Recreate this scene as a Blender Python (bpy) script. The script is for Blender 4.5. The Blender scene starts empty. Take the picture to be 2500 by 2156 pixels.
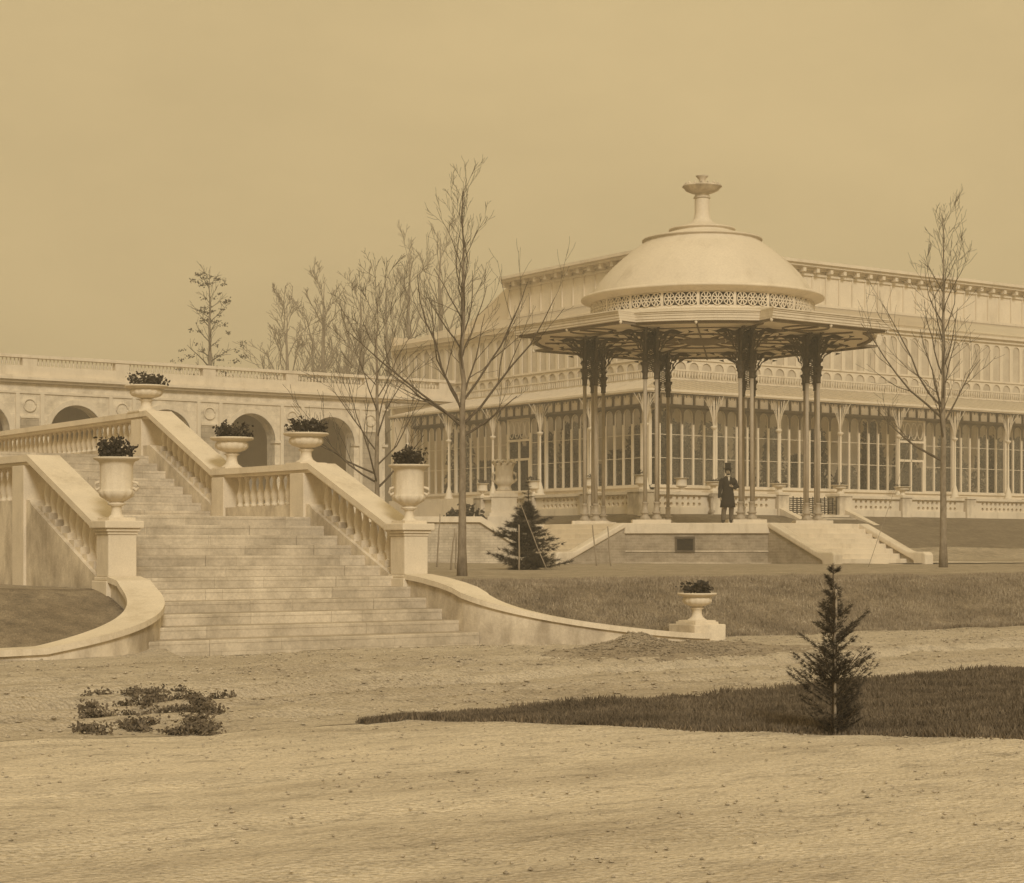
import bpy, bmesh, math, random
from mathutils import Vector, Matrix, noise
C = bpy.context.scene.collection
R = math.radians
PI = math.pi
# ------------------------------------------------------------------ camera, sky, sun, exposure
FPX, HORZ, EYE = 4700.0, 1345.0, 1.266
YAW = R(35)
FW = (math.sin(YAW), math.cos(YAW)); RT = (math.cos(YAW), -math.sin(YAW))
cam = bpy.data.objects.new('camera', bpy.data.cameras.new('camera'))
C.objects.link(cam)
cam.location = (0, 0, EYE); cam.rotation_euler = (R(90), 0, -YAW)
cam.data.sensor_width = 36; cam.data.lens = FPX/2500*36
cam.data.shift_y = (HORZ-1078)/2500
cam.data.clip_end = 3000; cam.data.clip_start = 0.1
bpy.context.scene.camera = cam
SUN_EL, SUN_AZ = R(33), R(35+180-12)      # azimuth from +Y clockwise: behind the camera, to its right
w = bpy.data.worlds.new('World'); bpy.context.scene.world = w; w.use_nodes = True
nt = w.node_tree; nt.nodes.clear()
sky = nt.nodes.new('ShaderNodeTexSky'); sky.sky_type = 'NISHITA'; sky.sun_disc = False
sky.sun_elevation = SUN_EL; sky.sun_rotation = SUN_AZ; sky.dust_density = 4
bw = nt.nodes.new('ShaderNodeRGBToBW'); nt.links.new(sky.outputs[0], bw.inputs[0])
# old warm hazy sky: luminance of the sky model tinted to one warm hue and levelled by thin overcast
mr = nt.nodes.new('ShaderNodeMapRange'); mr.inputs[1].default_value = 0; mr.inputs[2].default_value = 16
mr.inputs[3].default_value = 0.99; mr.inputs[4].default_value = 1.03
nt.links.new(bw.outputs[0], mr.inputs[0])
tc = nt.nodes.new('ShaderNodeTexCoord'); ns = nt.nodes.new('ShaderNodeTexNoise')
ns.inputs['Scale'].default_value = 3.0; ns.inputs['Detail'].default_value = 5; ns.inputs['Roughness'].default_value = .6
mpn = nt.nodes.new('ShaderNodeMapping'); mpn.inputs['Scale'].default_value = (1, 1, 2.2)
nt.links.new(tc.outputs['Generated'], mpn.inputs[0]); nt.links.new(mpn.outputs[0], ns.inputs['Vector'])
mr2 = nt.nodes.new('ShaderNodeMapRange'); mr2.inputs[1].default_value = .35; mr2.inputs[2].default_value = .65
mr2.inputs[3].default_value = 0.90; mr2.inputs[4].default_value = 1.04
nt.links.new(ns.outputs[0], mr2.inputs[0])
mu = nt.nodes.new('ShaderNodeMath'); mu.operation = 'MULTIPLY'
nt.links.new(mr.outputs[0], mu.inputs[0]); nt.links.new(mr2.outputs[0], mu.inputs[1])
vm = nt.nodes.new('ShaderNodeVectorMath'); vm.operation = 'SCALE'
SKY_RAD = 1.0
vm.inputs[0].default_value = (6.75, 5.1, 2.6)
nt.links.new(mu.outputs[0], vm.inputs['Scale'])
bg = nt.nodes.new('ShaderNodeBackground'); bg.inputs[1].default_value = 0.1
nt.links.new(vm.outputs[0], bg.inputs[0])
wo = nt.nodes.new('ShaderNodeOutputWorld'); nt.links.new(bg.outputs[0], wo.inputs[0])
sl = bpy.data.lights.new('sun', 'SUN'); sl.energy = 2.15; sl.angle = R(14); sl.color = (1, .93, .80)
so = bpy.data.objects.new('sun', sl); C.objects.link(so)
sd = Vector((math.sin(SUN_AZ)*math.cos(SUN_EL), math.cos(SUN_AZ)*math.cos(SUN_EL), math.sin(SUN_EL)))
so.rotation_euler = sd.to_track_quat('Z', 'Y').to_euler(); so.location = (0, 0, 60)
vs = bpy.context.scene.view_settings
vs.view_transform = 'Standard'; vs.look = 'None'; vs.exposure = 0.05; vs.gamma = 1

def cw(px, d):
    x = (px-1250)/FPX*d
    return (x*RT[0]+d*FW[0], x*RT[1]+d*FW[1])
def zy(py, d): return EYE+(HORZ-py)/FPX*d
def onX(px, X):
    r = (px-1250)/FPX; d = X/(r*RT[0]+FW[0]); return (X, d*(r*RT[1]+FW[1]), d)
def onY(px, Y):
    r = (px-1250)/FPX; d = Y/(r*RT[1]+FW[1]); return (d*(r*RT[0]+FW[0]), Y, d)

# ------------------------------------------------------------------ materials
def hue(v, warm=0.0):
    t = max(0, min(1, (v-.08)/.5))
    g = .77+.11*t; b = .52+.17*t
    return (v, v*(g-.03*warm), v*(b-.06*warm), 1)
def newmat(name):
    m = bpy.data.materials.new(name); m.use_nodes = True
    n = m.node_tree; b = n.nodes['Principled BSDF']; b.inputs['Specular IOR Level'].default_value = .25
    return m, n, b
def ramp(n, fac, stops):
    r = n.nodes.new('ShaderNodeValToRGB'); e = r.color_ramp.elements
    e[0].position, e[0].color = stops[0]; e[1].position, e[1].color = stops[-1]
    for p, c in stops[1:-1]:
        k = e.new(p); k.color = c
    n.links.new(fac, r.inputs[0]); return r.outputs[0]
def tex(n, scale, detail=6, rough=.6, vec=None, stretch=None):
    t = n.nodes.new('ShaderNodeTexNoise'); t.inputs['Scale'].default_value = scale
    t.inputs['Detail'].default_value = detail; t.inputs['Roughness'].default_value = rough
    if vec is None:
        c = n.nodes.new('ShaderNodeTexCoord'); vec = c.outputs['Object']
    if stretch:
        mp = n.nodes.new('ShaderNodeMapping'); mp.inputs['Scale'].default_value = stretch
        n.links.new(vec, mp.inputs[0]); vec = mp.outputs[0]
    n.links.new(vec, t.inputs['Vector']); return t.outputs['Fac']
def mix(n, a, b, fac, mode='MIX'):
    m = n.nodes.new('ShaderNodeMix'); m.data_type = 'RGBA'; m.blend_type = mode
    if isinstance(fac, (int, float)): m.inputs[0].default_value = fac
    else: n.links.new(fac, m.inputs[0])
    for i, q in ((6, a), (7, b)):
        if isinstance(q, tuple): m.inputs[i].default_value = q
        else: n.links.new(q, m.inputs[i])
    return m.outputs[2]
def bump(n, b, h, strength=.4, dist=.02):
    k = n.nodes.new('ShaderNodeBump'); k.inputs['Strength'].default_value = strength
    k.inputs['Distance'].default_value = dist; n.links.new(h, k.inputs['Height']); n.links.new(k.outputs[0], b.inputs['Normal'])
def speckle(name, v1, v2, scale=6, fine=60, rough=.85, bs=.4, bd=.01, stretch=None, warm=0, lo=.3, hi=.7):
    m, n, b = newmat(name)
    a = tex(n, scale, 8, .65, stretch=stretch); f = tex(n, fine, 3, .6)
    c1 = ramp(n, a, [(lo, hue(v1, warm)), (hi, hue(v2, warm))])
    c2 = ramp(n, f, [(.3, (.9, .89, .88, 1)), (.7, (1.05, 1.05, 1.05, 1))])
    c3 = ramp(n, tex(n, scale*.9, 8, .75, stretch=(1, 1, .28)), [(.30, (.74, .71, .66, 1)), (.48, (1, 1, 1, 1)), (.75, (1.04, 1.04, 1.04, 1))])
    n.links.new(mix(n, mix(n, c1, c2, .8, 'MULTIPLY'), c3, .85, 'MULTIPLY'), b.inputs['Base Color'])
    b.inputs['Roughness'].default_value = rough
    bump(n, b, f, bs, bd); return m
M = {}
M['stone'] = speckle('pale_stone', .64, .76, 1.7, 40, .85, .25, .01)
M['stone_weathered'] = speckle('weathered_stone', .40, .74, 1.3, 30, .9, .35, .015, stretch=(1, 1, .6), lo=.38, hi=.6)
M['white_paint'] = speckle('white_paint', .66, .76, 1.2, 30, .6, .1, .005)
M['dome'] = speckle('dome_lead', .62, .70, .7, 14, .6, .1, .005, stretch=(1, 1, .4))
M['glass_roof'] = None
M['rib'] = speckle('rib_paint', .18, .24, 2, 30)
M['iron'] = speckle('dark_iron', .05, .10, 5, 60, .55, .2, .005)
M['glass_clere'] = speckle('clerestory_panes', .46, .64, .9, 12, .4, .1, .005)
M['iron_shaft'] = speckle('painted_iron_shaft', .34, .46, 2, 40, .5, .1, .005)
M['frame_dark'] = speckle('brown_paint_and_shade', .10, .15, 2, 30, .6, .1, .005)  # brown frames; its dark also stands for shade at window heads and drum
M['soffit'] = speckle('soffit_boards', .80, .86, 1.5, 30, .8, .1, .005)
M['bark'] = speckle('pale_bark', .16, .34, 9, 50, .9, .5, .01, stretch=(1, 1, .5))
M['twig'] = speckle('twig_bark', .09, .15, 9, 50, .9, .3, .01)
M['bark_far'] = speckle('haze_paled_bark', .24, .32, 3, 20, .9, .3, .01)  # haze over the far trees put into a paler bark colour
M['leaf'] = speckle('dark_leaves', .025, .075, 14, 60, .7, .2, .005)
M['weed'] = speckle('weed_leaves', .07, .24, 9, 60, .8, .2, .005)
M['needle'] = speckle('conifer_needles', .03, .10, 8, 50, .75, .2, .005)
M['soil'] = speckle('soil', .05, .09, 12, 60, .95, .5, .02)
M['coat'] = speckle('black_wool', .02, .035, 12, 90, .85, .2, .003)
M['trousers'] = speckle('brown_trousers', .10, .15, 12, 90, .85, .2, .003)
M['skin'] = speckle('skin', .36, .42, 8, 60, .6, .1, .002, warm=1)
M['linen'] = speckle('white_linen', .6, .66, 8, 60, .8, .1, .002)
M['wood'] = speckle('weathered_wood', .26, .38, 10, 60, .9, .3, .005, stretch=(1, 1, .2))
M['wicker'] = speckle('dark_wicker', .03, .06, 10, 60, .9, .3, .005)
M['gravel'] = None
def grass_mat(name, v1, v2, bl):
    m, n, b = newmat(name)
    a = tex(n, .55, 8, .7, stretch=(1, 2.2, 1)); a2 = tex(n, 3.5, 6, .75); f = tex(n, 45, 3, .7)
    c1 = ramp(n, a, [(.32, hue(v1, .4)), (.68, hue(v2, .4))])
    c2 = ramp(n, a2, [(.3, (.55, .55, .55, 1)), (.7, (1.35, 1.35, 1.32, 1))])
    c3 = ramp(n, f, [(.3, (.6, .6, .6, 1)), (.7, (1.3, 1.3, 1.3, 1))])
    c = mix(n, mix(n, c1, c2, .9, 'MULTIPLY'), c3, .9, 'MULTIPLY')
    n.links.new(c, b.inputs['Base Color']); b.inputs['Roughness'].default_value = .95
    bump(n, b, f, bl, .04); return m
M['grass'] = grass_mat('winter_grass', .20, .35, .8)
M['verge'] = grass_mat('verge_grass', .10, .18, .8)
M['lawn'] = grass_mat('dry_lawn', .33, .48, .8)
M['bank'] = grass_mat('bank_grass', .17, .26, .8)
def blade_mat(name, v1, v2):
    m, n, b = newmat(name); o = n.nodes.new('ShaderNodeTexCoord')
    a = tex(n, 1.2, 5, .6, stretch=(1, 2, 1)); f = tex(n, 30, 2, .5)
    c = mix(n, ramp(n, a, [(.3, hue(v1, .4)), (.7, hue(v2, .4))]), ramp(n, f, [(.3, (.6, .6, .6, 1)), (.7, (1.4, 1.4, 1.4, 1))]), .9, 'MULTIPLY')
    n.links.new(c, b.inputs['Base Color']); b.inputs['Roughness'].default_value = .9; return m
M['blade'] = blade_mat('grass_blades', .20, .42)
M['verge_blade'] = blade_mat('verge_blades', .09, .21)
def gravel_mat(name, v1, v2, v3):
    m, n, b = newmat(name)
    a = tex(n, .45, 8, .7, stretch=(.35, 1.2, 1)); a2 = tex(n, 4, 8, .8, stretch=(.6, 1.4, 1)); f = tex(n, 38, 4, .75)
    vo = n.nodes.new('ShaderNodeTexVoronoi'); vo.inputs['Scale'].default_value = 30
    c = n.nodes.new('ShaderNodeTexCoord'); n.links.new(c.outputs['Object'], vo.inputs['Vector'])
    c1 = ramp(n, a, [(.3, hue(v1)), (.5, hue(v2)), (.72, hue(v3))])
    c2 = ramp(n, a2, [(.32, (.45, .43, .42, 1)), (.48, (1, 1, 1, 1)), (.7, (1.18, 1.17, 1.14, 1))])
    c3 = ramp(n, f, [(.28, (.5, .5, .5, 1)), (.52, (1, 1, 1, 1)), (.74, (1.25, 1.25, 1.25, 1))])
    cc = mix(n, mix(n, c1, c2, .8, 'MULTIPLY'), c3, .85, 'MULTIPLY')
    n.links.new(cc, b.inputs['Base Color']); b.inputs['Roughness'].default_value = .95
    ad = n.nodes.new('ShaderNodeMath'); ad.operation = 'ADD'; n.links.new(f, ad.inputs[0]); n.links.new(vo.outputs['Distance'], ad.inputs[1])
    bump(n, b, ad.outputs[0], .7, .03); return m
M['gravel'] = gravel_mat('road_gravel', .40, .52, .60)
M['path'] = gravel_mat('pale_path_gravel', .42, .66, .80)
M['heap'] = gravel_mat('heap_gravel', .24, .34, .46)
def blocks(name, v1, v2, vm_, bw_, bh, mortar=.01, su=1, sv=1, offs=.5, mtl=.0):
    m, n, b = newmat(name)
    c = n.nodes.new('ShaderNodeTexCoord'); s = n.nodes.new('ShaderNodeSeparateXYZ'); n.links.new(c.outputs['Object'], s.inputs[0])
    a = n.nodes.new('ShaderNodeMath'); a.operation = 'MULTIPLY_ADD'; a.inputs[1].default_value = sv
    n.links.new(s.outputs[1], a.inputs[0])
    a2 = n.nodes.new('ShaderNodeMath'); a2.operation = 'MULTIPLY'; a2.inputs[1].default_value = su; n.links.new(s.outputs[0], a2.inputs[0])
    n.links.new(a2.outputs[0], a.inputs[2])
    k = n.nodes.new('ShaderNodeCombineXYZ'); n.links.new(a.outputs[0], k.inputs[0]); n.links.new(s.outputs[2], k.inputs[1])
    t = n.nodes.new('ShaderNodeTexBrick'); t.inputs['Color1'].default_value = hue(v1); t.inputs['Color2'].default_value = hue(v2)
    t.inputs['Mortar'].default_value = hue(vm_); t.inputs['Scale'].default_value = 1; t.inputs['Mortar Size'].default_value = mortar
    t.inputs['Brick Width'].default_value = bw_; t.inputs['Row Height'].default_value = bh; t.offset = offs
    n.links.new(k.outputs[0], t.inputs['Vector'])
    g = ramp(n, tex(n, 1.6, 8, .7), [(.3, (.60, .58, .55, 1)), (.6, (1.08, 1.08, 1.08, 1))])
    g2 = ramp(n, tex(n, 28, 3, .6), [(.3, (.86, .86, .86, 1)), (.7, (1.08, 1.08, 1.08, 1))])
    n.links.new(mix(n, mix(n, t.outputs['Color'], g, 1.0, 'MULTIPLY'), g2, .9, 'MULTIPLY'), b.inputs['Base Color'])
    b.inputs['Roughness'].default_value = .9; bump(n, b, t.outputs['Fac'], -.3, .01); return m
M['steps'] = blocks('stone_steps', .52, .64, .44, 1.7, .15, .004, 1, 0)
M['brick'] = blocks('brown_brick', .32, .40, .42, .30, .085, .008, 1, -1)
M['brick_pale'] = blocks('pale_brick', .52, .60, .44, .28, .085, .009, 1, -1)
M['ashlar'] = blocks('ashlar', .72, .79, .62, 1.2, .45, .008, 1, 1)
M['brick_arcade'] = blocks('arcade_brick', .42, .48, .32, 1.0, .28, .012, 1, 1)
def glass(name, op, tint):
    m = bpy.data.materials.new(name); m.use_nodes = True; n = m.node_tree; n.nodes.clear()
    o = n.nodes.new('ShaderNodeOutputMaterial'); t = n.nodes.new('ShaderNodeBsdfTransparent'); t.inputs[0].default_value = (.86, .84, .8, 1)
    g = n.nodes.new('ShaderNodeBsdfGlossy'); g.inputs['Roughness'].default_value = .06; g.inputs[0].default_value = (.9, .9, .9, 1)
    d = n.nodes.new('ShaderNodeBsdfDiffuse'); n.links.new(ramp(n, tex(n, .45, 6, .7), [(.35, hue(tint*.35)), (.65, hue(tint*1.6))]), d.inputs[0])
    m1 = n.nodes.new('ShaderNodeMixShader'); m2 = n.nodes.new('ShaderNodeMixShader')
    m1.inputs[0].default_value = .35; n.links.new(d.outputs[0], m1.inputs[1]); n.links.new(g.outputs[0], m1.inputs[2])
    oi = n.nodes.new('ShaderNodeObjectInfo'); rm = n.nodes.new('ShaderNodeMapRange'); rm.inputs[3].default_value = op*.3; rm.inputs[4].default_value = op*2.0; n.links.new(oi.outputs['Random'], rm.inputs[0]); n.links.new(rm.outputs[0], m2.inputs[0]); n.links.new(t.outputs[0], m2.inputs[1]); n.links.new(m1.outputs[0], m2.inputs[2])
    n.links.new(m2.outputs[0], o.inputs[0]); return m
M['glass'] = glass('window_glass', .17, .36)
def translucent(name, v, clear=.35):
    m = bpy.data.materials.new(name); m.use_nodes = True; n = m.node_tree; n.nodes.clear()
    o = n.nodes.new('ShaderNodeOutputMaterial'); d = n.nodes.new('ShaderNodeBsdfDiffuse'); t = n.nodes.new('ShaderNodeBsdfTranslucent')
    c = ramp(n, tex(n, .8, 6, .6), [(.3, hue(v*.9)), (.7, hue(v))])
    n.links.new(c, d.inputs[0]); n.links.new(c, t.inputs[0])
    mm = n.nodes.new('ShaderNodeMixShader'); mm.inputs[0].default_value = .34; tr = n.nodes.new('ShaderNodeBsdfTransparent')
    m3 = n.nodes.new('ShaderNodeMixShader'); m3.inputs[0].default_value = clear
    n.links.new(d.outputs[0], mm.inputs[1]); n.links.new(t.outputs[0], mm.inputs[2])
    n.links.new(mm.outputs[0], m3.inputs[1]); n.links.new(tr.outputs[0], m3.inputs[2]); n.links.new(m3.outputs[0], o.inputs[0]); return m
M['glass_roof'] = translucent('whitened_roof_glass', .88)
M['glass_trans'] = translucent('whitened_wall_glass', .74)
M['glass_upper'] = speckle('overexposed_upper_glass', .70, .82, .6, 12, .5, .1, .005)  # opaque panes, overexposed daylight put into their pale colour

# ------------------------------------------------------------------ mesh helpers
class MB:
    def __init__(s): s.v = []; s.f = []; s.m = []; s.sm = []
    def add(s, v, f, mi=0, sm=False):
        o = len(s.v); s.v += [tuple(p) for p in v]
        for q in f: s.f.append(tuple(i+o for i in q)); s.m.append(mi); s.sm.append(sm)
        return s
    def box(s, x0, x1, y0, y1, z0, z1, mi=0):
        v = [(x0, y0, z0), (x1, y0, z0), (x1, y1, z0), (x0, y1, z0), (x0, y0, z1), (x1, y0, z1), (x1, y1, z1), (x0, y1, z1)]
        return s.add(v, [(0, 3, 2, 1), (4, 5, 6, 7), (0, 1, 5, 4), (1, 2, 6, 5), (2, 3, 7, 6), (3, 0, 4, 7)], mi)
    def prism(s, pts, z0, z1, mi=0, pts2=None):
        n = len(pts); p2 = pts2 or pts
        return s.add([(p[0], p[1], z0) for p in pts]+[(p[0], p[1], z1) for p in p2],
            [tuple(range(n-1, -1, -1)), tuple(range(n, 2*n))]+[(i, (i+1) % n, n+(i+1) % n, n+i) for i in range(n)], mi)
    def exX(s, pts, x0, x1, mi=0):     # polygon in (y,z) extruded along x
        n = len(pts)
        return s.add([(x0, p[0], p[1]) for p in pts]+[(x1, p[0], p[1]) for p in pts],
            [tuple(range(n-1, -1, -1)), tuple(range(n, 2*n))]+[(i, (i+1) % n, n+(i+1) % n, n+i) for i in range(n)], mi)
    def exY(s, pts, y0, y1, mi=0):     # polygon in (x,z) extruded along y
        n = len(pts)
        return s.add([(p[0], y0, p[1]) for p in pts]+[(p[0], y1, p[1]) for p in pts],
            [tuple(range(n)), tuple(range(2*n-1, n-1, -1))]+[(n+i, n+(i+1) % n, (i+1) % n, i) for i in range(n)], mi)
    def lathe(s, prof, n=24, c=(0, 0, 0), mi=0, rmod=None, sm=True, sq=(1, 1)):
        v = []; f = []
        for r, z in prof:
            for i in range(n):
                a = 2*PI*i/n; rr = r*(rmod(a, z) if rmod else 1)
                v.append((c[0]+rr*math.cos(a)*sq[0], c[1]+rr*math.sin(a)*sq[1], c[2]+z))
        for k in range(len(prof)-1):
            for i in range(n):
                j = (i+1) % n; f.append((k*n+i, k*n+j, (k+1)*n+j, (k+1)*n+i))
        return s.add(v, f, mi, sm)
    def tube(s, pts, rad, n=6, mi=0, cap=True, sm=True):
        v = []; f = []; pts = [Vector(p) for p in pts]; m = len(pts)
        if not hasattr(rad, '__len__'): rad = [rad]*m
        up = Vector((.13, .21, 1)).normalized()
        for i, p in enumerate(pts):
            t = (pts[min(i+1, m-1)]-pts[max(i-1, 0)])
            t = t.normalized() if t.length > 1e-9 else Vector((0, 0, 1))
            a = t.cross(up)
            if a.length < .05: a = t.cross(Vector((1, .1, 0)))
            a.normalize(); b = t.cross(a)
            for k in range(n):
                q = 2*PI*k/n; v.append(p+(a*math.cos(q)+b*math.sin(q))*rad[i])
        for i in range(m-1):
            for k in range(n):
                j = (k+1) % n; f.append((i*n+k, i*n+j, (i+1)*n+j, (i+1)*n+k))
        if cap: f.append(tuple(range(n-1, -1, -1))); f.append(tuple((m-1)*n+k for k in range(n)))
        return s.add(v, f, mi, sm)
    def build(s, name, mat, parent=None, loc=None, rz=0):
        me = bpy.data.meshes.new(name); me.from_pydata(s.v, [], s.f)
        for q in (mat if isinstance(mat, (list, tuple)) else [mat]): me.materials.append(q)
        me.polygons.foreach_set('material_index', s.m); me.polygons.foreach_set('use_smooth', s.sm); me.update()
        o = bpy.data.objects.new(name, me); C.objects.link(o)
        if parent: o.parent = parent
        if loc: o.location = loc
        if rz: o.rotation_euler = (0, 0, rz)
        return o
def tag(o, label=None, cat=None, group=None, kind=None):
    if label: o['label'] = label
    if cat: o['category'] = cat
    if group: o['group'] = group
    if kind: o['kind'] = kind
    return o
def thing(name, label, cat, loc=(0, 0, 0), rz=0, group=None):
    o = bpy.data.objects.new(name, None); C.objects.link(o); o.location = loc; o.rotation_euler = (0, 0, rz)
    o.empty_display_size = .2
    return tag(o, label, cat, group)
def inst(src, parent=None, loc=(0, 0, 0), rz=0):
    o = src.copy(); C.objects.link(o); o.parent = parent; o.location = loc; o.rotation_euler = (0, 0, rz)
    for ch in list(src.children):
        c = ch.copy(); C.objects.link(c); c.parent = o
    return o
def bevel(o, wd=.015, seg=2):
    m = o.modifiers.new('bevel', 'BEVEL'); m.width = wd; m.segments = seg; m.limit_method = 'ANGLE'; return o

# ------------------------------------------------------------------ terrain
def sstep(a, b, x):
    t = max(0, min(1, (x-a)/(b-a))); return t*t*(3-2*t)
TX, TY = 50.3, 62.5
def H(x, y):
    z = .765*sstep(21.5, 24.3, y)+.105*sstep(24, 45, y)+.09*sstep(45, 60, y)
    dA = math.hypot(max(0, TX+.5-x), max(0, TY+.5-y)); z = max(z, 2.85-.235*max(0, dA-.8))
    dB = math.hypot(max(0, x-15.0), max(0, 33.5-y)); z = max(z, 2.95-.46*dB)
    z = max(z, 2.88-.26*max(0, 87-y))
    if y < 12:
        for yy, dep in ((6.3, .02), (7.6, .025), (9.2, .02)):
            q = y-(yy+.05*x+.12*noise.noise(Vector((x*.6, yy, 0)))); z -= 1.8*dep*math.exp(-(q/.14)**2)*(.4+abs(noise.noise(Vector((x*.9, yy, 3)))))
        z += .012*noise.fractal(Vector((x*2.2, y*2.2, 6)), 1, 2, 4)
    if y < 22:
        z += .03*noise.fractal(Vector((x*.8, y*1.1, 0)), 1, 2, 4)*sstep(9, 12, y)
        if 12.5 < y < 21.3:
            for yy, s_, dep, wd in ((15.6, .16, .13, .12), (16.5, .14, .09, .10), (14.4, .09, .08, .12), (18.2, .03, .06, .15), (17.2, .08, .06, .09), (13.7, .12, .06, .1)):
                q = y-(yy+s_*(x-10.6)+.18*noise.noise(Vector((x*.7, yy, 0))))
                z += -dep*math.exp(-(q/wd)**2)*(.5+.8*abs(noise.noise(Vector((x*1.3, yy, 3)))))+.5*dep*math.exp(-((q-.25)/wd)**2)
            z += .024*noise.fractal(Vector((x*4, y*4, 2)), 1, 2, 4)
    if 21.5 < y < 26.5 and 10.2 < x < 14.95: z = -.12
    elif y > 24: z += .03*noise.fractal(Vector((x*.3, y*.3, 5)), 1, 2, 3)
    return z
def frange(a, b, st):
    r = []; x = a
    while x < b-1e-6: r.append(x); x += st
    return r
XN = [-260, -160, -90, -50, -25, -12]+frange(-6, 3, .5)+frange(3, 27, .14)+frange(27, 50, .5)+frange(50, 100, 1.5)+[100, 130, 180, 260, 420]
XF = [-260, -160, -90, -50, -25]+frange(-12, 90, .8)+[90, 100, 120, 160, 220, 420]
def strip(name, xs, ya, yb, ny, mat, dense=None, dz=0):
    mb = MB(); n = len(xs)
    for j in range(ny+1):
        t = j/ny
        for x in xs:
            a, b = ya(x), yb(x); y = a+(b-a)*(dense(t) if dense else t); mb.v.append((x, y, H(x, y)+dz))
    for j in range(ny):
        for i in range(n-1):
            mb.f.append((j*n+i, j*n+i+1, (j+1)*n+i+1, (j+1)*n+i)); mb.m.append(0); mb.sm.append(True)
    return tag(mb.build(name, mat), kind='structure')
def verge1(x): return 12.25+.19*max(0, min(9, x-8.0))+.10*noise.noise(Vector((x*1.1, 0, 0)))+.05*noise.noise(Vector((x*4.5, 0, 0)))
def verge0(x): return min(verge1(x)-.03, max(8.4, 12.2-1.35*(x-7.6)))+.08*noise.noise(Vector((x*1.3, 4, 0)))*(1 if x > 5.5 else 0)
def foot(x): return 21.55+.65*sstep(9.3, 9.6, x)*(1-sstep(14.9, 15.2, x))+.12*noise.noise(Vector((x*.9, 9, 0)))
strip('foreground_path', XN, lambda x: -60, verge0, 130, M['path'], lambda t: 1-(1-t)**2.5)
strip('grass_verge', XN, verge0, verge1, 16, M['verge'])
strip('gravel_road', XN, verge1, foot, 84, M['gravel'])
strip('lawn_slope', XN, foot, lambda x: 24.25+.15*noise.noise(Vector((x*.5, 2, 0))), 18, M['grass'])
strip('lawn', XN, lambda x: 24.25+.15*noise.noise(Vector((x*.5, 2, 0))), lambda x: 26.0, 10, M['lawn'])
strip('upper_lawn', XF, lambda x: 26.0, lambda x: 56+.4*noise.noise(Vector((x*.2, 1, 0))), 50, M['lawn'])
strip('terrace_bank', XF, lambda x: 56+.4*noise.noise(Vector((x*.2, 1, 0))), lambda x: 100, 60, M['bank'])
strip('far_ground', [-260, -100, 0, 60, 120, 200, 420], lambda x: 100, lambda x: 420, 6, M['grass'])

mb = MB(); nx_, ny_ = 40, 6
for j in range(ny_+1):
    for i in range(nx_+1):
        p = cw(2170+450*i/nx_, 60.5+5.5*j/ny_+.25*math.sin(i*.9)*(1 if j in (0, ny_) else 0)); mb.v.append((p[0], p[1], H(*p)+.03))
for j in range(ny_):
    for i in range(nx_): mb.f.append((j*(nx_+1)+i, j*(nx_+1)+i+1, (j+1)*(nx_+1)+i+1, (j+1)*(nx_+1)+i)); mb.m.append(0); mb.sm.append(True)
tag(mb.build('garden_path', M['path']), kind='structure')
def scatter_blades(name, n, fn, hgt, label, mt='blade'):
    rnd = random.Random(5); mb = MB(); V = []; F = []
    for i in range(n):
        x, y = fn(rnd)
        z = H(x, y); a = rnd.random()*PI; hh = hgt*(.35+1.1*rnd.random())*(1+.9*noise.noise(Vector((x*1.7, y*1.7, 3)))); wd = .006+.006*rnd.random()
        lx, ly = rnd.gauss(0, .4)*hh, rnd.gauss(0, .4)*hh; k = len(V)
        V += [(x-wd*math.cos(a), y-wd*math.sin(a), z-.01), (x+wd*math.cos(a), y+wd*math.sin(a), z-.01), (x+lx, y+ly, z+hh)]
        F.append((k, k+1, k+2))
    mb.add(V, F); o = mb.build(name, M[mt]); return tag(o, label, 'grass', kind='stuff')
def f1(r):
    while 1:
        x = r.uniform(7.2, 19.5); e = max(0, min(1, (x-7.2)/1.5)); y = r.uniform(verge0(x)-.05-.12*r.random()**3*e, verge1(x)+.05+.16*r.random()**3*e)
        if r.random() > .15+.85*e: continue
        c = x*RT[0]+y*RT[1]; d = x*FW[0]+y*FW[1]
        if d > 5 and abs(c/d) < .29 and noise.noise(Vector((x*2.5, y*2.5, 0)))+r.random()*.9 > -.05: return x, y
scatter_blades('verge_grass', 80000, f1, .035, 'short dark grass on the verge in front of the gravel road', 'verge_blade')
def f2(r):
    while 1:
        x = r.uniform(15.0, 34); y = foot(x)+r.random()**1.5*5
        c = x*RT[0]+y*RT[1]; d = x*FW[0]+y*FW[1]
        if abs(c/d) < .29 and not ((x-18)**2/9.6+(y-22.3)**2/2.4 < 1.1 and x < 18 and y < 22.3) and not (x < 15.35 and y > 22): return x, y
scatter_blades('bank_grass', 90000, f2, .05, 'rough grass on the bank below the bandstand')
# loose stones
def stones(name, n, fn, smin, smax, mat, label, zf=H):
    r = random.Random(9); V = []; F = []
    for i in range(n):
        x, y = fn(r); s = smin+(smax-smin)*r.random()**3; z = zf(x, y)+s*.25; k = len(V)
        a = r.random()*PI; ca, sa = math.cos(a), math.sin(a); e = .6+.5*r.random()
        for u, v_, w_ in ((1, 0, 0), (0, 1, 0), (-1, 0, 0), (0, -1, 0), (.2, .1, .8), (0, 0, -.6)):
            u *= s*(.8+.4*r.random()); v_ *= s*e
            V.append((x+u*ca-v_*sa, y+u*sa+v_*ca, z+w_*s*.8))
        for q in ((0, 1, 4), (1, 2, 4), (2, 3, 4), (3, 0, 4), (1, 0, 5), (2, 1, 5), (3, 2, 5), (0, 3, 5)): F.append(tuple(k+p for p in q))
    mb = MB(); mb.add(V, F); return tag(mb.build(name, mat), label, 'stones', kind='stuff')
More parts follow.
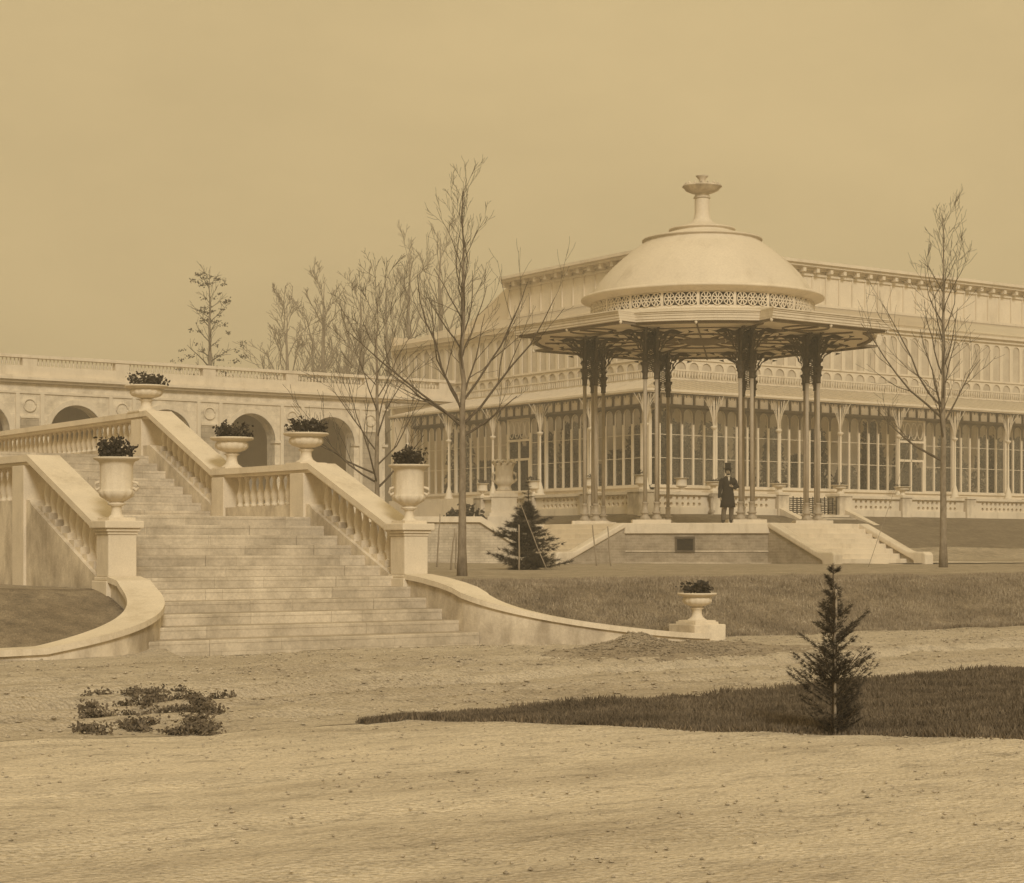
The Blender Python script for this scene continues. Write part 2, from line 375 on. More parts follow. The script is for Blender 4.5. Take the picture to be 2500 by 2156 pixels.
def f3(r):
    while 1:
        x = r.uniform(3, 24); y = r.uniform(verge1(x)+.1, 21.4)
        if noise.noise(Vector((x*.5, y*1.2, 7)))+r.random()*.9 > .35: return x, y
stones('loose_stones', 14000, f3, .005, .030, M['gravel'], 'loose stones and clods over the gravel road')
def f3b(r):
    while 1:
        x = r.uniform(0, 13); y = r.uniform(4.5, 12.2)
        if y < verge0(x)-.05 and noise.noise(Vector((x*.6, y*.9, 17)))+r.random()*.9 > .3: return x, y
stones('path_stones', 5000, f3b, .003, .018, M['gravel'], 'small loose stones on the pale path in the foreground')
# gravel heap
HC = cw(1570, 23.7)
def heap(x, y):
    u = (x-HC[0])*RT[0]+(y-HC[1])*RT[1]; v_ = (x-HC[0])*FW[0]+(y-HC[1])*FW[1]
    z = .19*math.exp(-((u/.62)**2+(v_/1.0)**2))+.17*math.exp(-(((u+.1)/.3)**2+((v_-.4)/.5)**2))*.4
    z += .07*math.exp(-(((u+.75)/.5)**2+((v_+.5)/.6)**2))+.11*math.exp(-(((u-1.05)/.65)**2+((v_-.5)/.8)**2))
    z += .04*math.exp(-(((u-2.2)/1.3)**2+((v_-1.0)/.6)**2))
    return z*(1+.25*noise.fractal(Vector((x*3, y*3, 1)), 1, 2, 3))+H(x, y)-.025+.008*noise.noise(Vector((x*14, y*14, 1)))
mb = MB(); nn = 90
for j in range(nn+1):
    for i in range(nn+1):
        u = -1.9+5.6*i/nn; v_ = -2.2+4.4*j/nn
        x, y = HC[0]+u*RT[0]+v_*FW[0], HC[1]+u*RT[1]+v_*FW[1]; mb.v.append((x, y, heap(x, y)))
for j in range(nn):
    for i in range(nn): mb.f.append((j*(nn+1)+i, j*(nn+1)+i+1, (j+1)*(nn+1)+i+1, (j+1)*(nn+1)+i)); mb.m.append(0); mb.sm.append(True)
tag(mb.build('gravel_heap', M['heap']), 'low heap of dark gravel dumped beside the curved wall', 'gravel heap')
def f4(r):
    u, v_ = r.gauss(.15, .75), r.gauss(0, .7); return HC[0]+u*RT[0]+v_*FW[0], HC[1]+u*RT[1]+v_*FW[1]
stones('heap_stones', 5000, f4, .008, .03, M['heap'], 'loose gravel stones covering the heap', heap)

# ------------------------------------------------------------------ main staircase
XL, XR = 10.36, 14.93
Y1, TR, RS = 21.94, .42, .15
st = thing('stone_staircase', 'broad pale stone staircase rising to the left between two balustrades', 'staircase', (12.6, Y1, 0))
def rel(mb, o):
    mb.v = [(p[0]-o.location.x, p[1]-o.location.y, p[2]-o.location.z) for p in mb.v]; return mb
rr = random.Random(3)
lx = {1: 9.6, 2: 10.0, 3: 10.22, 4: 10.34, 5: 10.38}
mb = MB()
for k in range(1, 13):
    a = lx.get(k, XL); b = 14.82 if k <= 5 else 15.0
    y0 = Y1+TR*(k-1); cuts = [a]; x = a+rr.uniform(.9, 1.9)
    while x < b-.6: cuts.append(x); x += rr.uniform(1.1, 2.0)
    cuts.append(b)
    for i in range(len(cuts)-1):
        j = rr.uniform(-.006, .006); zt = RS*k+rr.uniform(-.003, .003)
        x0, x1 = cuts[i]+.002, cuts[i+1]-.002
        mb.box(x0, x1, y0+.006+j, y0+TR+.06, RS*(k-1)-.05, zt-.045)
        mb.exX([(y0+j, zt-.045), (y0+j+.001, zt-.012), (y0+j+.012, zt), (y0+TR+.06, zt), (y0+TR+.06, zt-.045)], x0, x1)
rel(mb, st).build('steps', M['steps'], st)
mb = MB()
for k in range(13, 21):
    y0 = 30.1+.36*(k-13); zt = RS*k
    cuts = [XL, XL+rr.uniform(1, 2), XL+rr.uniform(2.4, 3.6), 15.0]
    for i in range(3):
        j = rr.uniform(-.006, .006)
        mb.box(cuts[i]+.002, cuts[i+1]-.002, y0+.006+j, y0+.36+.06, zt-RS-.05, zt-.045)
        mb.box(cuts[i]+.002, cuts[i+1]-.002, y0+j, y0+.36+.06, zt-.045, zt)
rel(mb, st).build('upper_steps', M['steps'], st)
mb = MB(); mb.box(XL, 15.0, Y1+TR*12+.06, 30.2, 1.2, 1.797)
mb.box(XL, 15.0, 33.0, 60, 2.4, 2.997)
rel(mb, st).build('landing', M['stone_weathered'], st)

BAL = [(.05, 0), (.062, 0), (.062, .05), (.045, .06), (.05, .09), (.068, .17), (.066, .22), (.045, .32), (.03, .42), (.028, .46), (.042, .48), (.042, .50), (.055, .505), (.055, .55), (.0, .55)]
def balustrade(X, label, lefthand):
    t = thing('stair_balustrade', label, 'balustrade', (X, 23.95, .75))
    L = lambda Y, z: (Y-23.95, z-.75)
    bm_ = MB(); bm_.lathe([(0, 0)]+BAL, 10)
    proto = None
    runs = [((24.15, .93, 1.58), (26.45, 1.90, 2.55)), ((27.25, 2.0, 2.52), (29.45, 2.0, 2.52)), ((30.2, 2.16, 2.72), (32.45, 3.17, 3.72)), ((33.4, 3.2, 3.70), (44.6, 3.2, 3.70))]
    segs = [((24.0, .75), (26.6, 1.8), (24.15, 1.64), (26.55, 2.645)), ((26.5, 1.8), (30.1, 1.8), (26.55, 2.645), (29.97, 2.66)),
            ((30.1, 1.8), (32.7, 3.0), (29.97, 2.66), (32.6, 3.83)), ((32.7, 3.0), (45, 3.0), (32.6, 3.83), (45, 3.83))]
    # coping
    mb = MB(); top = [L(24.05, 1.65), L(24.15, 1.65)]+[L(*q[3]) for q in segs]
    for hw, z0, z1 in ((.25, -.10, 0), (.20, -.15, -.101)):
        P = top if z1 == 0 else top
        for i in range(len(P)-1):
            (a, za), (b, zb) = P[i], P[i+1]
            mb.exX([(a, za+z0), (b, zb+z0), (b, zb+z1), (a, za+z1)], -hw, hw)
    o = mb.build('coping', M['stone'], t)
    # plinth wall under the balusters
    mb = MB()
    pts = [L(23.95, .2), L(23.95, .86), L(24.2, .93), L(26.5, 1.92), L(26.6, 2.0), L(30.0, 2.0), L(30.15, 2.1), L(32.6, 3.2), L(45, 3.2), L(45, 1.0), L(26.6, .2)]
    mb.exX(pts, -.19, .19)
    for (ya, za, ta), (yb, zb, tb) in (runs[0], runs[2]):
        n = int(round((yb-ya)/.235))
        for i in range(n):
            y = ya+(i+.5)*(yb-ya)/n; z = za+(zb-za)*(i+.5)/n
            a, zz = L(y, z); mb.box(-.13, .13, a-.09, a+.09, zz-.10, zz+.05)
    mb.build('plinth_wall', M['stone_weathered'], t)
    # piers
    for Y, w_, z0, z1 in ((23.95, .40, .75, 1.62), (26.95, .46, 1.8, 2.50), (29.75, .46, 1.8, 2.52), (33.1, .46, 2.6, 3.70), (45, .46, 2.9, 3.7)):
        mb = MB(); a, zz = L(Y, z0); h_ = z1-z0
        if Y < 24:
            for hw, q0, q1 in ((.25, -1.0, .12), (.225, .12, .17), (.2, .17, h_-.14), (.215, h_-.14, h_-.10), (.24, h_-.10, h_-.055), (.275, h_-.055, h_+.045)):
                mb.box(-hw, hw, a-hw, a+hw, zz+q0, zz+q1)
        else:
            mb.box(-w_/2, w_/2, a-w_/2, a+w_/2, zz-1.7, zz+h_)
        p = mb.build('pier', M['stone'], t); bevel(p, .012)
    # balusters
    for ri, ((ya, za, ta), (yb, zb, tb)) in enumerate(runs):
        n = int(round((yb-ya)/.235))
        if ri == 3: n = 44
        for i in range(n):
            y = ya+(i+.5)*(yb-ya)/n; z = za+(zb-za)*(i+.5)/n
            a, zz = L(y, z)
            if proto is None: proto = bm_.build('baluster', M['stone'], t); p = proto
            else: p = proto.copy(); C.objects.link(p); p.parent = t
            p.location = (0, a, zz)
            p.scale = (1, 1, ((ta+(tb-ta)*(i+.5)/n)-z)/.55)
    return t
balustrade(XR, 'right hand stone balustrade of the staircase, climbing in two flights behind three bowls', False)
balustrade(XL, 'left hand stone balustrade of the staircase, cut by the left edge of the view', True)

def wing(name, pts, zs, label, thick=.36, zb=-.2):
    mb = MB(); n = len(pts); t = thing(name, label, 'wall', (pts[0][0], pts[0][1], 0))
    def off(i, w_):
        a = Vector(pts[max(i-1, 0)]); b = Vector(pts[min(i+1, n-1)]); d = (b-a).normalized()
        return (pts[i][0]-d.y*w_-pts[0][0], pts[i][1]+d.x*w_-pts[0][1])
    def sweep(w_, lo, hi):
        m_ = MB(); V = []; F = []
        for i in range(n):
            l, r = off(i, -w_), off(i, w_)
            V += [(l[0], l[1], lo(i)), (r[0], r[1], lo(i)), (r[0], r[1], hi(i)), (l[0], l[1], hi(i))]
        for i in range(n-1):
            for k in range(4): F.append((4*i+k, 4*i+(k+1) % 4, 4*i+4+(k+1) % 4, 4*i+4+k))
        F += [(0, 1, 2, 3), (4*n-1, 4*n-2, 4*n-3, 4*n-4)]
        return m_.add(V, F, 0, False)
    sweep(thick/2, lambda i: zb, lambda i: zs[i]-.07).build('wall', M['stone_weathered'], t)
    sweep(thick/2+.045, lambda i: zs[i]-.075, lambda i: zs[i]).build('coping', M['stone'], t)
pts = [(XR, 23.72), (XR, 23.3), (XR, 22.8), (XR+.01, 22.5)]; zs = [.93, .89, .82, .76]
for i in range(1, 25):
    th = i/24*R(88); pts.append((18-3.07*math.cos(th), 22.35-1.5*math.sin(th)))
    zs.append(.10+.62*(1-i/24)**1.35)
wing('curved_wing_wall', pts, zs, 'low stone wall sweeping right from the staircase pier down to the pedestal')
pts = [(XL, 23.72)]; zs = [.93]
for i in range(0, 21):
    th = i/20*R(95); pts.append((8.56+1.8*math.cos(th), 23.4-1.8*math.sin(th))); zs.append(.88-.74*(i/20)**.75)
for i in range(1, 8): pts.append((pts[-1][0]-.5, pts[-1][1]+.02*i)); zs.append(max(.07, .14-.012*i))
wing('curved_wing_wall', pts, zs, 'low stone wall curling left from the staircase pier beside the bottom steps', .38)

# ------------------------------------------------------------------ urns and potted plants
TAZ = [(0, 0), (.62, 0), (.62, .06), (.5, .07), (.30, .20), (.24, .34), (.24, .52), (.34, .57), (.34, .60), (.22, .63), (.30, .66), (.62, .76), (.74, .88), (.72, 1.02), (.66, 1.08), (.86, 1.13), (.98, 1.18), (1.0, 1.22), (.97, 1.25), (.86, 1.22), (.6, 1.15), (0, 1.12)]
TALL = [(0, 0), (.50, 0), (.50, .07), (.42, .09), (.26, .22), (.22, .40), (.24, .50), (.42, .56), (.42, .60), (.30, .64), (.45, .70), (.74, .84), (.84, 1.0), (.80, 1.04), (.76, 1.1), (.76, 1.9), (.80, 2.0), (.86, 2.05), (1.02, 2.10), (1.08, 2.15), (1.06, 2.18), (.95, 2.17), (.8, 2.1), (0, 2.05)]
def urn(kind, x, y, z, R0, hgt, label, plant_label=None, ph=.2, seed=1, plinth=None, n=28, mat='stone', group=None, leaves=500, spread=.95):
    prof = TAZ if kind == 'bowl' else TALL; H0 = prof[-1][1] if kind != 'bowl' else 1.25
    ztop = max(p[1] for p in prof)
    t = thing('stone_bowl' if kind == 'bowl' else 'stone_urn', label, 'bowl' if kind == 'bowl' else 'urn', (x, y, z), 0, group)
    cut = .62 if kind == 'bowl' else .64
    lo = [(r*R0, q/ztop*hgt) for r, q in prof if q <= cut]; hi = [(r*R0, q/ztop*hgt) for r, q in prof if q >= cut-.03]
    mb = MB(); mb.lathe(lo, n); b = .66*R0; mb.box(-b, b, -b, b, -.002, .05*hgt)
    mb.build('foot', M[mat], t)
    flute = (lambda a, q: 1+.03*math.cos(a*14) if .62*hgt*.8 < q < .86*hgt else 1) if kind == 'bowl' else (lambda a, q: 1+.04*math.cos(a*12) if q < .5*hgt else 1+(.02*math.sin(a*9)*math.sin(q*30) if q < .9*hgt else 0))
    mb = MB(); mb.lathe(hi, n*2 if n > 20 else n, rmod=flute); mb.build('basin', M[mat], t)
    if kind == 'urn' and n > 20:
        for s in (-1, 1):
            mb = MB(); w_ = R0*.76
            q = [(s*(w_+.0), 0, .52*hgt), (s*(w_+.05), 0, .49*hgt), (s*(w_+.075), 0, .53*hgt), (s*(w_+.06), 0, .60*hgt), (s*(w_-.01), 0, .62*hgt)]
            m3 = Matrix.Rotation(-YAW, 4, 'Z'); mb.tube([m3 @ Vector(p) for p in q], [.02, .024, .02, .022, .018], 6)
            mb.build('handle', M[mat], t)
    if plant_label:
        plant(x, y, z+hgt*.95, R0*spread, ph, seed, plant_label, leaves)
    return t
def plant(x, y, z, r0, h_, seed, label, n=500, ls=.045, mt='leaf'):
    r = random.Random(seed); t = thing('potted_plant', label, 'plant', (x, y, z)); mb = MB(); st_ = MB(); V = []; F = []
    for i in range(max(8, n//14)):
        a = r.random()*2*PI; q = r0*math.sqrt(r.random())*.9; hh = h_*(.55+.75*r.random())*(1-.35*(q/r0)**2)
        p0 = Vector((q*.7*math.cos(a), q*.7*math.sin(a), 0)); p1 = Vector((q*1.05*math.cos(a), q*1.05*math.sin(a), hh))
        st_.tube([p0, (p0+p1)/2+Vector((0, 0, .02)), p1], [.006, .005, .003], 4)
        for j in range(16):
            c = p0.lerp(p1, .2+.8*r.random()**.6)+Vector((r.gauss(0, .035), r.gauss(0, .035), r.gauss(0, .02)))
            s = ls*(.45+.6*r.random())*.75; nrm = Vector((r.gauss(0, 1), r.gauss(0, 1), r.gauss(.5, .8))).normalized()
            u = nrm.orthogonal().normalized(); u.rotate(Matrix.Rotation(r.random()*6, 3, nrm)); w_ = nrm.cross(u)
            k = len(V); V += [c-u*s, c-u*s*.3+w_*s*.7, c+u*s*.6+w_*s*.55, c+u*s, c+u*s*.5-w_*s*.6, c-u*s*.4-w_*s*.7]; F.append(tuple(range(k, k+6)))
    st_.build('stems', M['leaf'], t); mb.add(V, F); mb.build('leaves', M[mt], t)
    return t
urn('bowl', XR, 33.15, 3.83, .40, .50, 'highest stone bowl, at the head of the upper stair flight', 'dark bushy plant in the highest stone bowl on the staircase', .25, 1)
urn('bowl', XR, 29.66, 2.66, .375, .54, 'stone bowl at the foot of the upper stair flight, left end of the landing rail', 'dark straggly plant in the bowl at the foot of the upper flight', .25, 2)
urn('bowl', XR, 27.05, 2.645, .365, .50, 'stone bowl at the head of the lower flight, right end of the landing rail', 'dark plant in the bowl at the head of the lower flight', .25, 3)
urn('urn', XR, 23.95, 1.665, .285, .86, 'tall carved stone urn on the right foot pier of the staircase', 'dark leafy plant in the tall urn on the right foot pier', .26, 4)
urn('urn', XL, 23.95, 1.665, .285, .84, 'tall carved stone urn on the left foot pier of the staircase', 'dark leafy plant in the tall urn on the left foot pier', .30, 5)
px, py = cw(1702, 27.55)
t = thing('stone_pedestal', 'low square stone block ending the curved wall, carrying a bowl', 'pedestal', (px, py, 0), 0)
mb = MB(); mb.box(-.29, .29, -.29, .29, -.1, .22); bevel(mb.build('block', M['stone_weathered'], t), .012)
mb = MB(); mb.box(-.215, .215, -.215, .215, .22, .255); mb.build('slab', M['stone'], t)
urn('bowl', px, py, .255, .285, .41, 'small stone bowl on the low pedestal at the end of the curved wall', 'sparse dark plant in the small bowl by the gravel road', .17, 6, leaves=300, spread=.7)

# ------------------------------------------------------------------ arcade with arches
AY = 94.7; FL = 2.9
ar = thing('arcade', 'long pale stone arcade with round arches and a balustraded parapet', 'arcade', (45, AY, FL))
AL = lambda mb: rel(mb, ar)
ACX = [48.85+5.05*k for k in range(-5, 2)]
def arch_wall(mb, x0, x1, cx, r, zs_, zt, y0, y1, seg=14, zb=FL):
    mb.box(x0, cx-r, y0, y1, zb, zs_); mb.box(cx+r, x1, y0, y1, zb, zs_)
    arc = [(cx-r*math.cos(PI*i/seg), zs_+r*math.sin(PI*i/seg)) for i in range(seg+1)]
    tp = [(x0+(x1-x0)*i/seg, zt) for i in range(seg+1)]
    arc2 = [(x0, zs_)]+arc+[(x1, zs_)]; tp2 = [(x0, zt)]+tp+[(x1, zt)]
    for i in range(len(arc2)-1):
        a, b, c, d = arc2[i], arc2[i+1], tp2[i+1], tp2[i]
        V = [(a[0], y0, a[1]), (b[0], y0, b[1]), (c[0], y0, c[1]), (d[0], y0, d[1]), (a[0], y1, a[1]), (b[0], y1, b[1]), (c[0], y1, c[1]), (d[0], y1, d[1])]
        mb.add(V, [(0, 1, 2, 3), (7, 6, 5, 4), (0, 4, 5, 1)])
mb = MB()
for cx in ACX: arch_wall(mb, cx-2.525, cx+2.525, cx, 1.45, 7.35, 9.85, AY, AY+.9)
mb.box(ACX[-1]+2.525, 57.4, AY, AY+.9, FL, 9.85)
AL(mb).build('front_wall', M['ashlar'], ar)
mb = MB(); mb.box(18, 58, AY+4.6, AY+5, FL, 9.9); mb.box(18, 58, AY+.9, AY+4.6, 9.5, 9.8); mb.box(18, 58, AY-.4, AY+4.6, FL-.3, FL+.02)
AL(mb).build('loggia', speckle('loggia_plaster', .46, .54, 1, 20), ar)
mb = MB(); mb.box(18, 62.2, AY-.25, AY+1.0, 9.85, 9.98); mb.box(18, 62.2, AY-.42, AY+1.0, 9.98, 10.12); mb.box(18, 62.2, AY-.30, AY+1.0, 10.12, 10.22)
mb.box(18, 62.2, AY-.02, AY+.6, 10.22, 10.72); mb.box(18, 57.6, AY-.07, AY-.001, 9.30, 9.42)
AL(mb).build('cornice', M['stone'], ar)
pil = None
for i, cx in enumerate(ACX):
    x = cx+2.525
    # impost, pilaster, recessed brick panel and rosette per pier
    mb = MB(); mb.box(x-.75, x-.55, AY-.08, AY-.002, FL, 9.3); mb.box(x+.55, x+.75, AY-.08, AY-.002, FL, 9.3)
    mb.box(x-1.12, x-.76, AY-.12, AY+.4, 7.22, 7.36); mb.box(x+.76, x+1.12, AY-.12, AY+.4, 7.22, 7.36)
    mb.box(x-.5, x+.5, AY-.06, AY-.002, 8.05, 8.15)
    a = [(x+.32*math.cos(q*PI/8), AY-.04, 8.7+.32*math.sin(q*PI/8)) for q in range(17)]; mb.tube(a, .04, 5)
    AL(mb).build('pilaster', M['stone'], ar)
    mb = MB(); mb.box(x-.5, x+.5, AY-.03, AY-.001, FL+.6, 8.0); AL(mb).build('brick_panel', M['brick_arcade'], ar)
    # archivolt
    mb = MB(); seg = 20; V = []; F = []
    for k in range(seg+1):
        c, s = math.cos(PI*k/seg), math.sin(PI*k/seg)
        for rr_, yy in ((1.45, AY-.06), (1.72, AY-.06), (1.72, AY+.0), (1.45, AY+.0)): V.append((cx+rr_*c, yy, 7.36+rr_*s))
    for k in range(seg):
        for q in range(3): F.append((4*k+q, 4*k+q+1, 4*k+5+q, 4*k+4+q))
    mb.add(V, F); AL(mb).build('archivolt', M['stone'], ar)
for i, cx in enumerate(ACX+[58.95]):
    mb = MB(); x0, x1 = cx-2.1, cx+2.1
    if cx > 58: x1 = 61.9
    n = int((x1-x0)/.21)
    for k in range(n): mb.lathe([(.035, 10.72), (.075, 10.85), (.035, 11.0), (.03, 11.08), (.06, 11.12)], 6, (x0+(k+.5)*(x1-x0)/n, AY+.15, 0))
    AL(mb).build('baluster_row', M['stone'], ar)
    mb = MB(); mb.box(cx+2.15, cx+2.9, AY-.02, AY+.34, 10.72, 11.12); AL(mb).build('parapet_pier', M['stone'], ar)
mb = MB(); mb.box(18, 62.2, AY-.08, AY+.38, 11.12, 11.28); AL(mb).build('parapet_rail', M['stone'], ar)

# ------------------------------------------------------------------ conservatory
CX0, CY0 = 58.0, 71.7
cons = thing('conservatory', 'huge pale glass conservatory of stepped storeys behind the bandstand', 'greenhouse', (CX0, CY0, 2.9))
CL = lambda mb: rel(mb, cons)
def fmap(mb, side):
    mb.v = [((CX0+o, CY0+s, z) if side == 0 else (CX0+s, CY0+o, z)) for s, o, z in mb.v]
    return CL(mb)
SPAN = {0: 22.9, 1: 44.0}
for side in (0, 1):
    L_ = SPAN[side]; S1 = 30.5 if side == 0 else 46
    # plinth and sill
    mb = MB(); mb.box(-.4 if side == 0 else -.4, L_, -.4, 1.2, 2.6, 4.12)
    fmap(mb, side).build('plinth', M['stone'], cons)
    mb = MB(); mb.box(1.13, L_, 1.13, 1.45, 4.12, 4.44); mb.box(1.03, L_, 1.03, 1.131, 4.36, 4.47)
    fmap(mb, side).build('sill', M['white_paint'], cons)
    # head beams and transom lights
    mb = MB(); mb.box(1.2, L_, 1.14, 1.40, 8.33, 8.47); mb.box(1.2, L_, 1.14, 1.40, 8.96, 9.15)
    s = 1.2
    while s < L_: mb.box(s-.04, s+.04, 1.16, 1.38, 8.47, 8.96); s += .717
    s = 1.2
    while s < L_: mb.box(s-.13, s+.13, 1.10, 1.36, 8.3, 9.1); s += 4.302
    fmap(mb, side).build('transom_frame', M['frame_dark'], cons)
    mb = MB(); mb.box(1.2, L_, 1.26, 1.28, 8.47, 8.96); fmap(mb, side).build('transom_glass', M['glass_upper'], cons)  # pale panes stand for the daylit roof seen through them
    # verandah eave: gutter and pierced valance
    mb = MB(); e0 = -.35; mb.box(e0, L_, e0, -.2, 8.86, 8.98); mb.box(e0-.06, L_, e0-.06, e0-.001, 8.92, 9.02)
    fmap(mb, side).build('gutter', M['white_paint'], cons)
    mb = MB(); s = -.2
    while s < L_:
        for k in range(6):
            a = PI*k/6; b = PI*(k+1)/6
            mb.add([(s+.14-.14*math.cos(a), -.28, 8.74+.1*math.sin(a)), (s+.14-.14*math.cos(b), -.28, 8.74+.1*math.sin(b)), (s+.14-.10*math.cos(b), -.28, 8.74+.07*math.sin(b)), (s+.14-.10*math.cos(a), -.28, 8.74+.07*math.sin(a))], [(0, 1, 2, 3)])
        mb.box(s-.02, s+.02, -.29, -.27, 8.66, 8.86); s += .28
    mb.box(-.2, L_, -.30, -.26, 8.82, 8.86)
    fmap(mb, side).build('valance', M['frame_dark'], cons)
    # lean-to roof of whitened glass with bars, mitred at the corner
    e1 = 4.3
    mb = MB(); mb.add([(e0, e0, 8.99), (L_, e0, 8.99), (L_, e1, 10.05), (e1, e1, 10.05)], [(0, 1, 2, 3)])
    fmap(mb, side).build('lean_to_roof', M['glass_roof'], cons)
    mb = MB(); s = e0+.6
    while s < L_:
        o1 = min(e1, s); z1 = 8.99+(o1-e0)/(e1-e0)*1.06
        mb.add([(s-.02, e0, 8.995), (s+.02, e0, 8.995), (s+.02, e0, 9.03), (s-.02, e0, 9.03), (s-.02, o1, z1+.005), (s+.02, o1, z1+.005), (s+.02, o1, z1+.04), (s-.02, o1, z1+.04)], [(0, 1, 2, 3), (4, 7, 6, 5), (3, 2, 6, 7), (0, 3, 7, 4), (1, 5, 6, 2)]); s += .717
    mb.box(e0+.5, L_, e0-.01, e0+.05, 8.992, 9.034)
    fmap(mb, side).build('glazing_bars', M['white_paint'], cons)
    # upper gallery, clerestory wall and roofs
    mb = MB(); mb.box(4.3, S1, 4.28, 4.5, 10.05, 10.16); mb.box(4.3, S1, 4.2, 4.3, 10.50, 10.58)
    s = 4.4
    while s < S1-.1: mb.box(s, s+.07, 4.23, 4.27, 10.16, 10.50); s += .19
    fmap(mb, side).build('gallery_rail', M['white_paint'], cons)
    S2 = S1
    mb = MB(); mb.box(4.6, S2, 4.62, 4.72, 10.05, 13.5)
    fmap(mb, side).build('clerestory_glass', M['glass_clere'], cons)
    mb = MB(); mb.box(4.5, S2, 4.48, 4.62, 11.12, 11.22); mb.box(4.5, S2, 4.42, 4.7, 13.45, 13.65); mb.box(4.5, S2, 4.25, 4.7, 13.65, 13.9)
    fmap(mb, side).build('clerestory_beam', M['white_paint'], cons)
    mb = MB(); A2 = 23 if side == 0 else 46
    mb.add([(4.1, 4.1, 13.9), (S2, 4.1, 13.9), (S2, 8.2, 15.2), (8.2, 8.2, 15.2)], [(0, 1, 2, 3)])
    fmap(mb, side).build('middle_roof', M['glass_roof'], cons)
    mb = MB(); mb.box(8.0, A2, 8.06, 8.3, 15.1, 17.15)
    fmap(mb, side).build('attic_wall', M['glass_upper'], cons)
    mb = MB(); mb.box(7.98, A2, 7.98, 8.3, 15.15, 15.3); mb.box(7.9, A2, 7.96, 8.3, 16.85, 16.98)
    mb.box(7.5, A2, 7.5, 8.4, 17.3, 17.45); mb.box(7.35, A2, 7.35, 8.4, 17.45, 17.62); mb.box(7.9, A2, 7.9, 8.3, 17.15, 17.3)
    s = 8.1
    while s < A2: mb.box(s, s+.22, 7.6, 7.98, 17.02, 17.3); mb.box(s, s+.10, 8.0, 8.061, 15.3, 16.85); s += 1.05
    fmap(mb, side).build('top_cornice', M['white_paint'], cons)
mb = MB(); mb.box(CX0+4.6, CX0+46, CY0+4.8, CY0+30.5, 9.9, 10.0)
del mb
mb = MB(); mb.box(CX0+8.2, CX0+46, CY0+8.2, CY0+23, 17.3, 17.4); mb.box(CX0+4.5, CX0+46, CY0+30.3, CY0+30.6, 2.9, 14.5)
mb.exX([(CY0+23, 15.0), (CY0+23, 17.3), (CY0+30.5, 14.0)], CX0+8.2, CX0+44)
CL(mb).build('roof_deck', M['glass_roof'], cons)
mb = MB(); mb.box(CX0+9.4, CX0+9.6, CY0+9.5, CY0+30, 2.9, 9.9); mb.box(CX0+9.4, CX0+46, CY0+9.4, CY0+9.6, 2.9, 9.9); mb.box(CX0+1.5, CX0+46, CY0+1.5, CY0+30, 3.6, 4.0)
CL(mb).build('interior_wall', speckle('interior_limewash', .6, .82, .35, 4, .9, .1, .005), cons)
# individual window lights
def window_mesh(wd, z0, z1, fr, segs=10, bars=(1.35, 2.5), dp=.10):
    mb = MB(); r = (wd-2*fr)/2; zs_ = z1-fr-r
    for x0, x1 in ((-wd/2+.002, -wd/2+fr), (wd/2-fr, wd/2-.002)): mb.box(x0, x1, -dp, 0, z0, zs_)
    mb.box(-wd/2+.002, wd/2-.002, -dp-.02, 0.02, z0, z0+.05)
    arc = [(-r*math.cos(PI*i/segs), zs_+r*math.sin(PI*i/segs)) for i in range(segs+1)]
    P = [(-wd/2, zs_)]+arc+[(wd/2, zs_)]; T = [(-wd/2, z1)]+[(-wd/2+wd*i/segs, z1) for i in range(segs+1)]+[(wd/2, z1)]
    for i in range(len(P)-1):
        a, b, c, d = P[i], P[i+1], T[i+1], T[i]
        V = [(a[0], -dp, a[1]), (b[0], -dp, b[1]), (c[0], -dp, c[1]), (d[0], -dp, d[1]), (a[0], 0, a[1]), (b[0], 0, b[1])]
        mb.add(V, [(0, 1, 2, 3), (0, 4, 5, 1)], 0)
    for b in bars: mb.box(-r, r, -.05, -.02, z0+b, z0+b+.028)
    mb.add([(-r-.01, -.035, z0+.05), (r+.01, -.035, z0+.05), (r+.01, -.035, z1-fr), (-r-.01, -.035, z1-fr)], [(0, 1, 2, 3)], 1)
    return mb
WP = window_mesh(.717, 4.47-2.9, 8.33-2.9, .055)
proto = None
def place_part(proto, mbuild, name, mats, s, o, side, z=0):
    if proto is None: proto = mbuild.build(name, mats, cons); p = proto
    else: p = proto.copy(); C.objects.link(p); p.parent = cons
    if side == 0: p.location = (o, s, z); p.rotation_euler = (0, 0, R(-90))
    else: p.location = (s, o, z); p.rotation_euler = (0, 0, 0)
    return proto
# white below, dark spandrels above (verandah shade put into the colour)
for side in (0, 1):
    n = int((SPAN[side]-1.2)/.717); doors = {0: (16, 17, 18), 1: (5+6, 12, 13)}[side]
    cnt = 0
    for i in range(n):
        if side == 0 and i in (14, 15, 16): continue
        if side == 1 and i in (24, 25, 26): continue
        if cnt >= 46: break
        proto = place_part(proto, WP, 'window', [M['white_paint'], M['glass']], 1.2+.717*(i+.5), 1.36, side); cnt += 1
# doors
DM = MB(); w2 = .717*1.5; z0 = 1.1; zt = 5.43
for x0, x1, a, b in ((-w2, -w2+.12, z0, zt), (w2-.12, w2, z0, zt), (-w2+.12, w2-.12, 4.2, 4.32), (-w2+.12, w2-.12, zt-.08, zt), (-w2+.12, w2-.12, 3.18, 3.30), (-.05, .05, z0, 4.2), (-w2+.12, w2-.12, z0, z0+.3), (-w2+.12, -w2+.2, z0+.3, 3.18), (w2-.2, w2-.12, z0+.3, 3.18)):
    DM.box(x0, x1, -.10, 0, a, b)
for k in range(4):
    c = -w2+.12+(k+.5)*(2*w2-.24)/4; ring = [(c+.2*math.cos(q*PI/8), -.05, 4.83+.44*math.sin(q*PI/8)) for q in range(17)]; DM.tube(ring, .025, 5)
DM.add([(-w2+.1, -.03, z0), (w2-.1, -.03, z0), (w2-.1, -.03, zt), (-w2+.1, -.03, zt)], [(0, 1, 2, 3)], 1)
